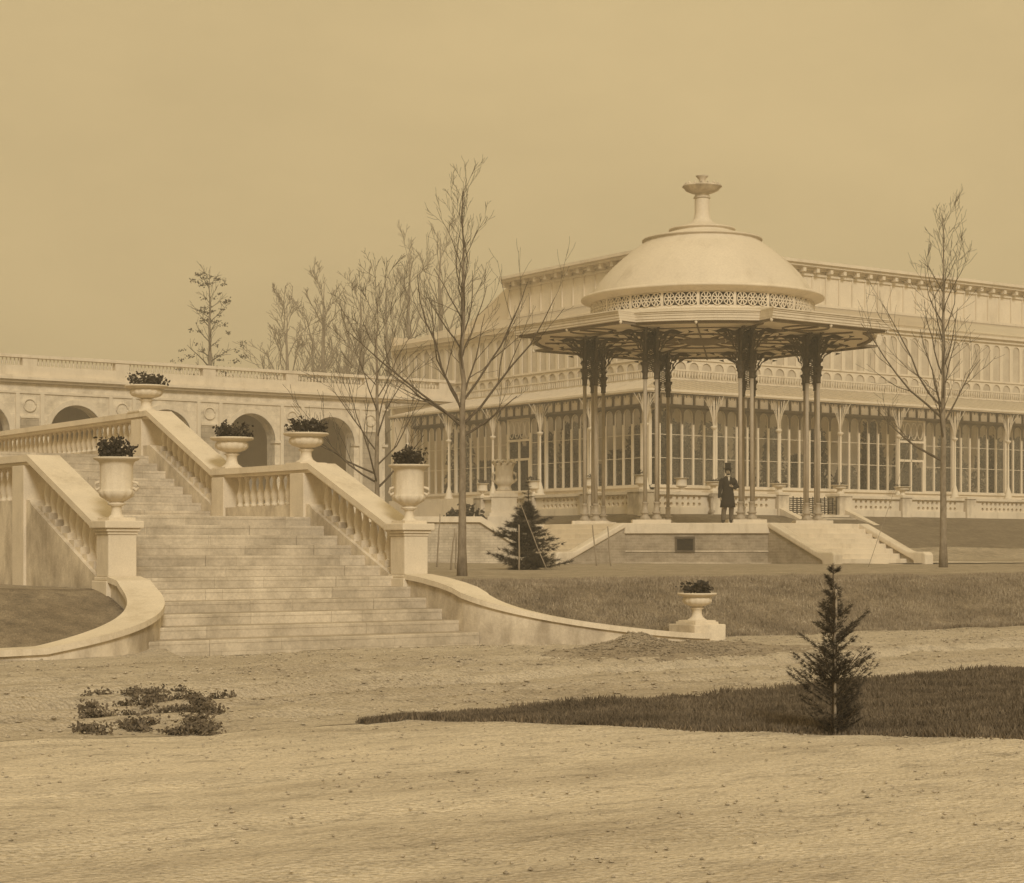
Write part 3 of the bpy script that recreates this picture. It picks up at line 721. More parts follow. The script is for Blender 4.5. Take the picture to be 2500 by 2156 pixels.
dp_ = place_part(None, DM, 'door', [M['white_paint'], M['glass']], 1.2+.717*15.5, 1.36, 0)
place_part(dp_, DM, 'door', None, 1.2+.717*25.5, 1.36, 1)
# arched spandrel heads, coloured dark for the overhang's shade: each a part
SP = MB(); wd, r_ = .717, .30; zz = 8.33-2.9-.055-.305
arc = [(-r_*math.cos(PI*i/10), zz+r_*math.sin(PI*i/10)) for i in range(11)]
P = [(-wd/2, zz-.45), (-r_, zz-.45)]+arc+[(r_, zz-.45), (wd/2, zz-.45)]; T = [(-wd/2, 5.43), (-wd/2, 5.43)]+[(-wd/2+wd*i/10, 5.43) for i in range(11)]+[(wd/2, 5.43), (wd/2, 5.43)]
for i in range(len(P)-1):
    a, b, c, d = P[i], P[i+1], T[i+1], T[i]
    SP.add([(a[0], -.125, a[1]), (b[0], -.125, b[1]), (c[0], -.125, c[1]), (d[0], -.125, d[1]), (a[0], -.102, a[1]), (b[0], -.102, b[1])], [(0, 1, 2, 3), (0, 4, 5, 1)])
sp = None
for side in (0, 1):
    n = int((SPAN[side]-1.2)/.717)
    for i in range(n):
        if (side == 0 and i in (14, 15, 16)) or (side == 1 and i in (24, 25, 26)): continue
        if side == 1 and i > 46: break
        sp = place_part(sp, SP, 'arch_head_shade', [M['frame_dark']], 1.2+.717*(i+.5), 1.36, side)
# structural posts on the glass wall
PO = MB(); PO.box(-.07, .07, -.14, 0, 1.2, 6.1); po = None
for side in (0, 1):
    s = 1.2+4.302
    while s < SPAN[side]: po = place_part(po, PO, 'wall_post', [M['white_paint']], s, 1.33, side); s += 4.302
place_part(po, PO, 'wall_post', None, 1.25, 1.33, 1)
# verandah columns with spreading brackets
VC = MB(); VC.lathe([(0, 0), (.26, 0), (.26, .2), (.2, .26), (.16, .5), (.085, .75), (.065, .8), (.055, 3.2), (.06, 3.22)], 10, (0, 0, 1.1))
VC.lathe([(.055, 4.28), (.10, 4.34), (.17, 4.40), (.17, 4.47), (.07, 4.5), (.05, 4.6), (.05, 5.9)], 10)
for a in range(4):
    c, s_ = math.cos(a*PI/2), math.sin(a*PI/2)
    for k, (ro, zz_) in enumerate(((.72, 5.9), (.42, 5.9), (.2, 5.9))):
        q = [(c*.06, s_*.06, 4.5), (c*(.08+ro*.06), s_*(.08+ro*.06), 4.9), (c*(.1+ro*.3), s_*(.1+ro*.3), 5.4), (c*ro, s_*ro, zz_)]
        VC.tube(q, .015, 5)
vc = None
for side in (0, 1):
    k = 0 if side == 0 else 1
    while k*4.302 < SPAN[side]+.1: vc = place_part(vc, VC, 'verandah_column', [M['white_paint']], k*4.302, 0, side); k += 1
# clerestory lights
CLW = MB()
def arched_frame(mb, wd, z0, z1, fr, dp=.06, segs=8):
    r = (wd-2*fr)/2; zs_ = z1-fr-r
    mb.box(-wd/2, -wd/2+fr, -dp, 0, z0, zs_); mb.box(wd/2-fr, wd/2-.001, -dp, 0, z0, zs_)
    arc = [(-r*math.cos(PI*i/segs), zs_+r*math.sin(PI*i/segs)) for i in range(segs+1)]
    P = [(-wd/2, zs_)]+arc+[(wd/2, zs_)]; T = [(-wd/2, z1)]+[(-wd/2+wd*i/segs, z1) for i in range(segs+1)]+[(wd/2, z1)]
    for i in range(len(P)-1):
        a, b, c, d = P[i], P[i+1], T[i+1], T[i]
        mb.add([(a[0], -dp, a[1]), (b[0], -dp, b[1]), (c[0], -dp, c[1]), (d[0], -dp, d[1]), (a[0], 0, a[1]), (b[0], 0, b[1])], [(0, 1, 2, 3), (0, 4, 5, 1)])
arched_frame(CLW, .86, 8.32, 10.55, .13)
cl = None
for side in (0, 1):
    n = int(((26 if side == 0 else 40)-4.7)/.86)
    if side == 0: n = int((30.4-4.7)/.86)
    for i in range(n): cl = place_part(cl, CLW, 'clerestory_window', [M['white_paint']], 4.75+.86*(i+.5), 4.61, side)
CLD = MB(); arched_frame(CLD, .86, 7.15, 8.22, .11); cl = None
for side in (0, 1):
    n = int(((30.4 if side == 0 else 40)-4.7)/.86)
    for i in range(n): cl = place_part(cl, CLD, 'gallery_window', [M['white_paint']], 4.75+.86*(i+.5), 4.61, side)
# plants standing inside
rp = random.Random(21)
def inner_plant(x, y, h_, r0, seed):
    r = random.Random(seed); t = thing('conservatory_plant', 'tall dark leafy plant growing behind the conservatory glass', 'plant', (x, y, 4.0), 0, 'plants inside the conservatory')
    mb = MB(); V = []; F = []
    for i in range(900):
        a = r.random()*2*PI; u = r.random(); rad = r0*math.sqrt(r.random())*(1-.55*u)
        c = Vector((rad*math.cos(a), rad*math.sin(a), h_*(.05+.95*u)))
        s = .12+.14*r.random(); n_ = Vector((r.gauss(0, 1), r.gauss(0, 1), r.gauss(0, 1))).normalized(); p = n_.orthogonal().normalized(); q = n_.cross(p)
        k = len(V); V += [c-p*s, c+q*s*.35, c+p*s, c-q*s*.35]; F.append((k, k+1, k+2, k+3))
    mb.add(V, F); mb.build('leaves', M['needle'], t)
    mb = MB(); mb.tube([(0, 0, -.1), (.05, 0, h_*.5), (0, .05, h_*.9)], [.09, .06, .03], 6); mb.build('trunk', M['bark_far'], t)
s = 1.2
for side in (0, 1):
    s = 2.5
    while s < SPAN[side]-1:
        o = rp.uniform(3.0, 5.5); hh = rp.choice((1.8, 2.4, 3.1, 3.8, 4.3)); x, y = (CX0+o, CY0+s) if side == 0 else (CX0+s, CY0+o)
        inner_plant(x, y, hh, rp.uniform(.8, 1.25), rp.randint(0, 9999)); s += rp.uniform(.8, 1.7)

# ------------------------------------------------------------------ terrace with pierced balustrade
mb = MB(); mb.box(TX-.1, 140, TY-.1, 120, 1.6, 2.89); mb.box(-40, TX-.1, 88.5, 120, 1.6, 2.87)
tag(mb.build('terrace', M['stone_weathered']), kind='structure')
def pierced(name, x0, y0, x1, y1, label, z=2.89, nx=None, pier0=True):
    L_ = math.hypot(x1-x0, y1-y0); an = math.atan2(y1-y0, x1-x0)
    t = thing(name, label, 'balustrade', (x0, y0, z), an)
    mb = MB(); mb.box(0, L_, -.2, .2, -.6, .22); mb.build('plinth', M['stone'], t)
    mb = MB(); mb.box(0, L_, -.2, .2, .74, .86); mb.build('coping', M['stone'], t)
    mb = MB(); m = L_*.12; n = nx or max(2, int((L_-2*m)/.29)); cwid = (L_-2*m)/n
    mb.box(0, m, -.08, .08, .22, .74); mb.box(L_-m, L_, -.08, .08, .22, .74)
    for i in range(n):
        for j in range(2):
            cx, cz = m+(i+.5)*cwid, .22+.26*(j+.5); hw, hh = cwid/2, .13; r = .085
            for q in range(8):
                a, b = 2*PI*q/8, 2*PI*(q+1)/8
                def sqp(a):
                    c, s_ = math.cos(a), math.sin(a); k = max(abs(c), abs(s_)); return (cx+hw*c/k, cz+hh*s_/k)
                A, B = sqp(a), sqp(b); P_, Q = (cx+r*math.cos(a), cz+r*math.sin(a)), (cx+r*math.cos(b), cz+r*math.sin(b))
                V = [(A[0], -.08, A[1]), (B[0], -.08, B[1]), (Q[0], -.08, Q[1]), (P_[0], -.08, P_[1]), (A[0], .08, A[1]), (B[0], .08, B[1]), (Q[0], .08, Q[1]), (P_[0], .08, P_[1])]
                mb.add(V, [(0, 1, 2, 3), (7, 6, 5, 4), (3, 2, 6, 7)])
    mb.build('pierced_panel', M['stone'], t); return t
def tpier(x, y, label, w_=.62, z=2.89, up=.92, dn=1.2):
    t = thing('terrace_pier', label, 'pier', (x, y, z)); mb = MB(); mb.box(-w_/2, w_/2, -w_/2, w_/2, -dn, up-.1); mb.build('shaft', M['stone_weathered'], t)
    mb = MB(); h_ = w_/2+.05; mb.box(-h_, h_, -h_, h_, up-.1, up); mb.build('cap', M['stone'], t)
LP = [onX(p, TX)[1] for p in (1440, 1303, 1178)]
RP = [onY(p, TY)[0] for p in (1742, 1902, 2050, 2203)]+[onY(2360, TY)[0], onY(2520, TY)[0]]
names_l = ['second terrace pier left of the terrace corner, behind the left bandstand columns', 'terrace pier behind the young pine tree', 'end pier of the terrace balustrade beside the carved stone monument']
seq = [TY]+LP
tpier(TX, TY, 'corner pier of the terrace balustrade, behind the front left bandstand columns', .8)
ul = ['small urn on the corner pier of the terrace', 'small urn on the terrace pier behind the left bandstand columns', 'small urn on the terrace pier behind the young pine', 'small urn on the end pier beside the carved monument']
seg_l = ['pierced stone balustrade seen between the left and front left bandstand columns', 'pierced stone balustrade left of the bandstand columns, above the young pine', 'pierced stone balustrade panel behind the carved monument']
urn('urn', TX, TY, 3.81, .30, .62, ul[0], n=14, plant_label='small sprig in the terrace corner urn', ph=.22, seed=31, leaves=120)
for i, y in enumerate(LP):
    tpier(TX, y, names_l[i]); pierced('terrace_balustrade', TX, y-.31, TX, seq[i]+.31, seg_l[i])
    urn('urn', TX, y, 3.81, .30, .60, ul[i+1], n=14, plant_label=['thin sprig in the urn behind the left bandstand columns', 'thin sprig in the urn behind the young pine', 'thin sprig in the urn beside the carved monument'][i], ph=.2, seed=32+i, leaves=100)
urn('urn', TX+2.2, TY, 3.75, .30, .60, 'small urn on the balustrade just right of the terrace corner', n=14)
names_r = ['terrace pier with a drainpipe just left of the man in the top hat', 'terrace pier on the left of the wicker hurdle', 'broad terrace pier on the right of the wicker hurdle', 'terrace pier at the right, before the last full balustrade panel', 'terrace pier beyond the right hand tree', 'farthest right terrace pier']
seg_r = ['pierced stone balustrade directly right of the terrace corner', 'pierced stone balustrade behind the man in the top hat', None, 'pierced stone balustrade right of the wicker hurdle', 'pierced stone balustrade reaching the right hand tree', 'pierced stone balustrade beyond the right hand tree']
ur = ['shallow bowl on the terrace pier beside the man in the top hat', 'shallow bowl on the pier left of the wicker hurdle', 'shallow bowl on the broad pier right of the wicker hurdle', 'shallow bowl on the terrace pier near the right hand tree']
prev = TX
for i, x in enumerate(RP):
    tpier(x, TY, names_r[i], .62 if i != 2 else .8)
    if seg_r[i]: pierced('terrace_balustrade', prev+.4, TY, x-.31, TY, seg_r[i])
    if i < 4: urn('bowl', x, TY, 3.81, .42, .42, ur[i], n=14, plant_label='low dark plant in the bowl '+['beside the man in the top hat', 'left of the wicker hurdle', 'right of the wicker hurdle', 'near the right hand tree'][i], ph=.12, seed=50+i, leaves=140)
    prev = x
pipe = MB(); pipe.tube([(0, 0, -1.2), (0, 0, .7)], .06, 8); pipe.box(-.1, .1, -.1, .1, .0, .1); pipe.box(-.1, .1, -.1, .1, .68, .8)
tag(pipe.build('drainpipe', M['iron_shaft'], None, (RP[0]-.42, TY-.38, 2.89)), 'thin drainpipe on the terrace wall left of the man in the top hat', 'drainpipe')
# wicker hurdle closing the terrace steps
hx0, hx1 = RP[1]+.36, RP[2]-.45
ht = thing('wicker_hurdle', 'dark woven wicker hurdle closing the gap at the top of the terrace steps', 'hurdle', (hx0, TY-.25, 2.9))
mb = MB(); L_ = hx1-hx0; n = 12
for i in range(n+1): mb.tube([(L_*i/n, 0, 0), (L_*i/n+rr.uniform(-.02, .02), 0, .74+rr.uniform(-.04, .04))], .028, 6)
mb.build('stakes', M['wicker'], ht)
mb = MB()
for j in range(8):
    P = [(L_*(i+.5)/n if i < n else L_, .05*(1 if (i+j) % 2 else -1), .06+.088*j+rr.uniform(-.01, .01)) for i in range(n+1)]
    mb.tube([(p[0]-L_/n*.5, p[1], p[2]) for p in P], .026, 5)
mb.build('weave', M['wicker'], ht)
# terrace steps down the bank
sx0, sx1 = RP[1]+.1, RP[2]-.1
t = thing('terrace_steps', 'small pale stone steps running down the bank from the wicker hurdle', 'steps', ((sx0+sx1)/2, TY-.3, 0))
mb = MB()
for k in range(12): mb.box(sx0, sx1, TY-.3-.42*(k+1), TY-.3-.42*k+.02, .4, 2.86-.16*k)
rel(mb, t).build('treads', M['stone'], t)
for x in (sx0-.2, sx1+.2):
    mb = MB(); mb.exX([(TY-.3, 2.2), (TY-.3, 3.14), (TY-5.3, 1.22), (TY-5.9, 1.22), (TY-5.9, .6)], x-.17, x+.17)
    rel(mb, t).build('flank_wall', M['stone'], t)

# ------------------------------------------------------------------ bandstand podium
BC = cw(1714, 65.8); BZ = .86; BROT = R(2.5)
pod = thing('bandstand_podium', 'octagonal brick podium with pale stone coping and side stairs under the bandstand', 'podium', (BC[0], BC[1], 0), BROT)
def octo(ap, off=0): 
    r = ap/math.cos(PI/8); return [(r*math.cos(R(22.5+45*k)), r*math.sin(R(22.5+45*k))) for k in range(8)]
PT = 2.14
mb = MB(); mb.prism(octo(5.34), .3, 1.81); mb.build('brick_wall', M['brick'], pod)
mb = MB(); mb.prism(octo(5.42), 1.81, PT); bevel(mb.build('coping', M['stone'], pod), .02)
mb = MB(); mb.prism(octo(5.37), 1.235, 1.275); mb.prism(octo(5.50), .6, .90); mb.build('string_course', M['stone_weathered'], pod)
# vent in the diagonal front face (normal -x-y)
def diag(mb, a):
    m3 = Matrix.Rotation(a, 4, 'Z'); mb.v = [tuple(m3 @ Vector(p)) for p in mb.v]; return mb
mb = MB(); x0 = -.36; mb.box(x0-.25, x0+.25, -5.36, -5.30, 1.29, 1.64)
vd = diag(mb, R(-45)).build('vent_shade_panel', M['coat'], pod)  # flat dark panel, shade of the vent recess put into its colour
mb = MB()
for a in ((-.31, -.25, 1.28, 1.66), (.25, .31, 1.28, 1.66)): mb.box(x0+a[0], x0+a[1], -5.39, -5.32, a[2], a[3])
mb.box(x0-.31, x0+.31, -5.40, -5.32, 1.66, 1.72); mb.box(x0-.31, x0+.31, -5.39, -5.32, 1.22, 1.28)
diag(mb, R(-45)).build('vent_frame', M['frame_dark'], pod)
for q in range(4):
    a = q*PI/2
    mb = MB(); n = 8; dz = (PT-BZ)/n; td = .28
    for k in range(n): mb.box(-1.95, 1.95, -5.42-td*(k+1)+0.0, -5.42-td*k+.02, .4, PT-dz*(k+1)+.0)
    s_ = diag(mb, a).build('stair', M['stone'], pod)
    bevel(s_, .012)
    for sx in (-1, 1):
        mb = MB(); xa, xb = sorted((sx*1.95, sx*2.2)); ye = -5.42-td*n
        mb.exX([(-5.30, .3), (-5.30, PT-.10), (-5.45, PT-.10), (ye, BZ+.12), (ye, .3)], xa, xb)
        diag(mb, a).build('flank_wall', M['brick'] if True else None, pod)
        mb = MB(); xa, xb = sorted((sx*1.88, sx*2.27))
        mb.exX([(-5.28, PT-.11), (-5.28, PT+.008), (-5.50, PT+.008), (ye+.25, BZ+.42), (ye+.1, BZ+.38), (ye-.45, BZ+.38), (ye-.55, BZ+.30), (ye-.55, BZ-.4), (ye-.1, BZ-.4), (ye-.02, BZ+.1), (-5.46, PT-.18)], xa, xb)
        bevel(diag(mb, a).build('flank_coping', M['stone'], pod), .05, 3)
mb = MB(); mb.prism(octo(5.0), PT, PT+.012); mb.build('floor', M['stone'], pod)
# ------------------------------------------------------------------ bandstand
bs = thing('bandstand', 'ornate domed iron bandstand on slender paired columns', 'bandstand', (BC[0], BC[1], PT), BROT)
Z = lambda z: z-PT
def canopy(sc, rarc=5.95, rv=6.68):
    P = []
    for k in range(4):
        b = 90*k-90
        P += [(rv*sc*math.cos(R(b-24)), rv*sc*math.sin(R(b-24))), (rv*sc*math.cos(R(b+24)), rv*sc*math.sin(R(b+24)))]
        for a in range(26, 65, 4): P.append((rarc*sc*math.cos(R(b+a)), rarc*sc*math.sin(R(b+a))))
        P.append((rarc*sc*math.cos(R(b+64.5)), rarc*sc*math.sin(R(b+64.5))))
    return P
mb = MB()
for sc, z0, z1 in ((.986, 8.46, 8.53), (.990, 8.53, 8.62), (.994, 8.62, 8.69), (.999, 8.69, 8.74), (1.005, 8.74, 8.78)):
    mb.prism(canopy(sc), Z(z0), Z(z1))
mb.build('fascia', M['white_paint'], bs)
P = canopy(.98); n = len(P)
mb = MB(); mb.add([(p[0], p[1], Z(8.455)) for p in P]+[(0, 0, Z(8.455))], [((i+1) % n, i, n) for i in range(n)])
mb.build('soffit', M['soffit'], bs)
mb = MB(); P = canopy(1.0); V = [(p[0], p[1], Z(8.782)) for p in P]+[(3.86*p[0]/math.hypot(*p), 3.86*p[1]/math.hypot(*p), Z(9.10)) for p in P]
mb.add(V, [(i, (i+1) % n, n+(i+1) % n, n+i) for i in range(n)]); mb.build('skirt_roof', M['dome'], bs)
mb = MB()
for k in range(16):
    a = R(22.5*k); c, s_ = math.cos(a), math.sin(a); r1 = 5.4
    w_ = .03 if k % 2 else .02
    q = [(c*.9-s_*w_, s_*.9+c*w_), (c*.9+s_*w_, s_*.9-c*w_), (c*r1+s_*w_, s_*r1-c*w_), (c*r1-s_*w_, s_*r1+c*w_)]
    if k % 2 == 0 or True: mb.prism(q, Z(8.40), Z(8.454))
def ring(mb, r, w_, z0, z1, n=48, c=(0, 0)):
    mb.lathe([(r-w_, z0), (r+w_, z0), (r+w_, z1), (r-w_, z1), (r-w_, z0)], n, (c[0], c[1], 0), sm=False)
for A_, B_, w_ in ((.965, .945, 0),):  # added dark rim for the shadow line under the fascia
    Pa, Pb = canopy(A_), canopy(B_); n = len(Pa)
    for i in range(n):
        k = (i+1) % n; mb.prism([Pa[i], Pa[k], Pb[k], Pb[i]], Z(8.38), Z(8.454))
ring(mb, 4.0, .02, Z(8.42), Z(8.454)); ring(mb, 2.2, .03, Z(8.40), Z(8.454))
for k in range(4): ring(mb, .75, .018, Z(8.405), Z(8.454), 20, (4.85*math.cos(R(90*k)), 4.85*math.sin(R(90*k))))
mb.build('soffit_ribs_and_shade_rim', M['rib'], bs)
mb = MB(); mb.lathe([(0, Z(8.30)), (.2, Z(8.30)), (.5, Z(8.33)), (.62, Z(8.40)), (.80, Z(8.41)), (.80, Z(8.453))], 28); mb.build('soffit_rose', M['rib'], bs)
mb = MB()
for p in canopy(.955):
    pass
for k in range(4):
    for a in (-24, 0, 24, 45):
        r_ = (6.68*math.cos(R(24)) if a == 0 else (5.95 if a == 45 else 6.68))*.975; b = R(90*k+a)
        mb = MB(); mb.lathe([(0, Z(8.34)), (.03, Z(8.36)), (.055, Z(8.42)), (.03, Z(8.46))], 8, (r_*math.cos(b), r_*math.sin(b), 0)); mb.build('pendant', M['white_paint'], bs)
# drum: dark inner cylinder stands in for the shade behind the grille
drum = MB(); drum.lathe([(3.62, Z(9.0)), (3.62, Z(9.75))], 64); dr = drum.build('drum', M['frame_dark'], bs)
mb = MB(); mb.lathe([(3.84, Z(9.05)), (3.90, Z(9.06)), (3.90, Z(9.15)), (3.80, Z(9.17)), (3.76, Z(9.17))], 96); mb.build('drum_base', M['white_paint'], dr)
mb = MB(); mb.lathe([(3.72, Z(9.66)), (3.84, Z(9.66)), (3.86, Z(9.70)), (3.96, Z(9.73)), (4.08, Z(9.78)), (4.14, Z(9.80)), (4.14, Z(9.86)), (4.06, Z(9.90)), (3.9, Z(9.93)), (3.7, Z(9.94))], 96); mb.build('drum_cornice', M['white_paint'], dr)
pp = None
for k in range(20):
    mb = MB(); da = 2*PI/20; r0 = 3.79
    def cyl(u, v_, o=0):   # u metres along, v height
        a = u/r0; return ((r0+o)*math.cos(a), (r0+o)*math.sin(a), Z(9.17)+v_)
    W_ = da*r0
    def bar(u0, v0, u1, v1, w_=.014):
        du, dv = u1-u0, v1-v0; l = math.hypot(du, dv); nx, ny = -dv/l*w_, du/l*w_
        V = [cyl(u0+nx, v0+ny, .02), cyl(u1+nx, v1+ny, .02), cyl(u1-nx, v1-ny, .02), cyl(u0-nx, v0-ny, .02), cyl(u0+nx, v0+ny, -.02), cyl(u1+nx, v1+ny, -.02), cyl(u1-nx, v1-ny, -.02), cyl(u0-nx, v0-ny, -.02)]
        mb.add(V, [(0, 1, 2, 3), (0, 4, 5, 1), (2, 6, 7, 3)])
    bar(-W_/2, 0, -W_/2, .49, .045)
    for s3 in range(3):
        cu = -W_/2+.045+(W_-.09)*(s3+.5)/3+.02; hw = (W_-.09)/6
        for q in range(12):
            a, b = 2*PI*q/12, 2*PI*(q+1)/12
            bar(cu+hw*.92*math.cos(a), .245+.215*math.sin(a), cu+hw*.92*math.cos(b), .245+.215*math.sin(b), .013)
        for q in range(8):
            a = PI*q/4+PI/8; bar(cu+.03*math.cos(a), .245+.03*math.sin(a), cu+hw*.9*math.cos(a), .245+.21*math.sin(a), .016)
        for q in range(8):
            a, b = PI*q/4, PI*(q+1)/4; bar(cu+.05*math.cos(a), .245+.05*math.sin(a), cu+.05*math.cos(b), .245+.05*math.sin(b), .018)
    bar(-W_/2, .015, W_/2, .015, .02); bar(-W_/2, .475, W_/2, .475, .02)
    if pp is None: pp = mb.build('grille_panel', M['white_paint'], dr); p = pp
    else: p = pp.copy(); C.objects.link(p); p.parent = dr
    p.rotation_euler = (0, 0, k*da)
dome = [(3.78, 9.94), (3.72, 10.08), (3.55, 10.34), (3.33, 10.62), (3.05, 10.92), (2.74, 11.20), (2.38, 11.50), (1.98, 11.77), (1.98, 11.83), (2.05, 11.84), (2.05, 11.88), (1.92, 11.90), (1.82, 11.93), (1.6, 11.98), (1.06, 12.14), (1.06, 12.20), (1.13, 12.21), (1.13, 12.25), (.98, 12.28), (.62, 12.38), (.40, 12.47), (.29, 12.60), (.25, 12.80), (.25, 13.3)]
mb = MB(); mb.lathe([(r, Z(z)) for r, z in dome], 64, rmod=lambda a, z: 1+.003*math.cos(a*32)); do = mb.build('dome', M['dome'], bs)
fin = [(.26, 13.3), (.30, 13.32), (.24, 13.42), (.22, 13.46), (.38, 13.5), (.56, 13.58), (.64, 13.68), (.68, 13.70), (.66, 13.74), (.4, 13.74), (.14, 13.76), (.11, 13.85), (.11, 13.95), (.2, 14.05), (.22, 14.08), (0, 14.08)]
mb = MB(); mb.lathe([(r, Z(z)) for r, z in fin], 32)
for k in range(16): mb.lathe([(0, Z(13.72)), (.04, Z(13.75)), (.045, Z(13.8)), (0, Z(13.84))], 6, (.58*math.cos(R(22.5*k)), .58*math.sin(R(22.5*k)), 0))
mb.build('finial', M['frame_dark'] if False else M['stone_weathered'], bs)
# columns
ca = -YAW-BROT; ax = Vector((math.cos(ca), math.sin(ca), 0))
colp = None
COLB = [(0, 0), (.17, 0), (.17, .05), (.16, .09), (.11, .13), (.11, .2), (.155, .22), (.155, .25), (.095, .27), (.085, .52), (.105, .54), (.105, .57), (.07, .59)]
brk = []
def bracket_plate(mb, seed):
    r = random.Random(seed); N = 13; z0, z1 = 7.20, 8.40; P = {}
    def pt(i, j, o):
        t = j/N; R_ = .09+.92*t**3.3+(.04*math.sin(t*26) if .2 < t < .97 else 0); x = .03+(R_-.03)*i/N; zz = z0+(z1-z0)*t
        if t > .86: zz -= .05*math.sin(i/N*PI*3)*(t-.86)*6
        return (x, o, Z(zz))
    V = []; F = []
    for j in range(N):
        for i in range(N):
            edge = i in (0, N-1) or j in (0, N-1)
            if not edge and r.random() < .34: continue
            k = len(V); V += [pt(i, j, .02), pt(i+1, j, .02), pt(i+1, j+1, .02), pt(i, j+1, .02), pt(i, j, -.02), pt(i+1, j, -.02), pt(i+1, j+1, -.02), pt(i, j+1, -.02)]
            F += [(k, k+1, k+2, k+3), (k+7, k+6, k+5, k+4), (k, k+4, k+5, k+1), (k+2, k+6, k+7, k+3), (k+1, k+5, k+6, k+2), (k, k+3, k+7, k+4)]
    # pointed leaves at the tip
    for q in range(3):
        k = len(V); zz = 8.36-.13*q; xx = 1.10-.17*q; V += [(xx-.1, 0, Z(zz-.05)), (xx+.12, 0, Z(zz+.01)), (xx-.08, 0, Z(zz+.05)), (xx-.05, .04, Z(zz)), (xx-.05, -.04, Z(zz))]; F += [(k, k+1, k+3), (k+1, k+2, k+3), (k, k+4, k+1), (k+1, k+4, k+2)]
    return mb.add(V, F)
plates = None
for g in range(8):
    ga = R(22.5+45*g); gc = Vector((4.0*math.cos(ga), 4.0*math.sin(ga), 0))
    mb = MB(); mb.box(-.62, .62, -.42, .42, 0.0, .13); m3 = Matrix.Rotation(ca, 4, 'Z')
    mb.v = [tuple(m3 @ Vector(p)+gc) for p in mb.v]; bevel(mb.build('column_plinth', M['stone'], bs), .012)
    for s_ in (-1, 1):
        p0 = gc+ax*(.185*s_)
        if colp is None:
            mb = MB(); mb.tube([(0, 0, .58), (0, 0, Z(7.0))], .062, 12); colp = mb.build('column', M['iron_shaft'], bs)
            mb = MB(); mb.lathe(COLB, 14, (0, 0, .13)); mb.box(-.2, .2, -.2, .2, .125, .17); mb.build('base', M['iron_shaft'], colp)
            mb = MB(); mb.lathe([(.065, Z(6.82)), (.09, Z(6.83)), (.08, Z(6.9)), (.085, Z(7.02)), (.13, Z(7.08)), (.10, Z(7.12)), (.11, Z(7.25)), (.155, Z(7.32)), (.155, Z(7.38)), (.07, Z(7.40)), (.06, Z(8.42))], 12, rmod=lambda a, z: 1+.08*math.cos(6*a)); mb.build('capital', M['iron'], colp)
            c_ = colp
        else:
            c_ = colp.copy(); C.objects.link(c_); c_.parent = bs
            for ch in list(colp.children): d_ = ch.copy(); C.objects.link(d_); d_.parent = c_
        c_.location = p0
    if plates is None:
        mb = MB()
        for s_ in (-1, 1):
            for k in range(4):
                if (s_ == 1 and k == 2) or (s_ == -1 and k == 0): continue
                m1 = MB(); bracket_plate(m1, 100+k*3+s_); mr_ = Matrix.Rotation(k*PI/2, 4, 'Z')
                mb.add([mr_ @ Vector(p)+Vector((.185*s_, 0, 0)) for p in m1.v], m1.f)
                if k != 1: continue
                m1 = MB(); bracket_plate(m1, 300+k*3+s_); mr_ = Matrix.Rotation(k*PI/2+PI/4*s_, 4, 'Z')
                mb.add([mr_ @ (Vector(p)*1) + Vector((.185*s_, 0, 0)) for p in m1.v], m1.f)
        # lattice between the pair
        for j in range(38):
            z = Z(7.12+j*.033); mb.tube([(-.12, 0, z), (0, 0, z+.05*(1 if j % 2 else -1)), (.12, 0, z)], .014, 4)
        plates = mb.build('spandrel_brackets', M['iron'], bs); b_ = plates
    else: b_ = plates.copy(); C.objects.link(b_); b_.parent = bs
    b_.location = gc; b_.rotation_euler = (0, 0, ca)

# ------------------------------------------------------------------ carved monument, brick wall at the left, stakes
mx, my = cw(1231, 70); mz = H(mx, my)
t = thing('carved_monument', 'bulky carved white stone urn with a scalloped rim on a broad plinth', 'monument', (mx, my, mz), -YAW)
mb = MB()
zb_ = zy(1278, 70)-mz
for hw, a, b in ((.60, -.5, zb_+.25), (.53, zb_+.25, zb_+.38), (.46, zb_+.38, zb_+.95), (.50, zb_+.95, zb_+1.08), (.36, zb_+1.08, zb_+1.18)): mb.box(-hw, hw, -hw, hw, a, b)
mb.build('plinth', M['stone'], t)
mb = MB(); zb_ += 1.18
mb.lathe([(0, 0), (.26, 0), (.28, .06), (.2, .12), (.24, .2), (.36, .3), (.33, .4), (.30, .55), (.33, .62), (.31, .8), (.36, .92), (.38, 1.0), (.30, 1.02), (0, .95)], 40, (0, 0, zb_), rmod=lambda a, z: 1+.07*math.sin(a*8)*math.sin(z*14))
mb.build('carved_body', M['stone'], t)
mb = MB()
for k in range(10):
    a = R(36*k); mb.tube([(.34*math.cos(a), .34*math.sin(a), zb_+.95), (.42*math.cos(a), .42*math.sin(a), zb_+1.04), (.38*math.cos(a+.25), .38*math.sin(a+.25), zb_+1.12), (.32*math.cos(a+.3), .32*math.sin(a+.3), zb_+1.06)], [.05, .05, .04, .03], 6)
for s_ in (-1, 1): mb.tube([(s_*.3, 0, zb_+.3), (s_*.44, 0, zb_+.42), (s_*.42, 0, zb_+.62), (s_*.3, 0, zb_+.68)], .05, 6)
mb.build('scrolls', M['stone'], t)

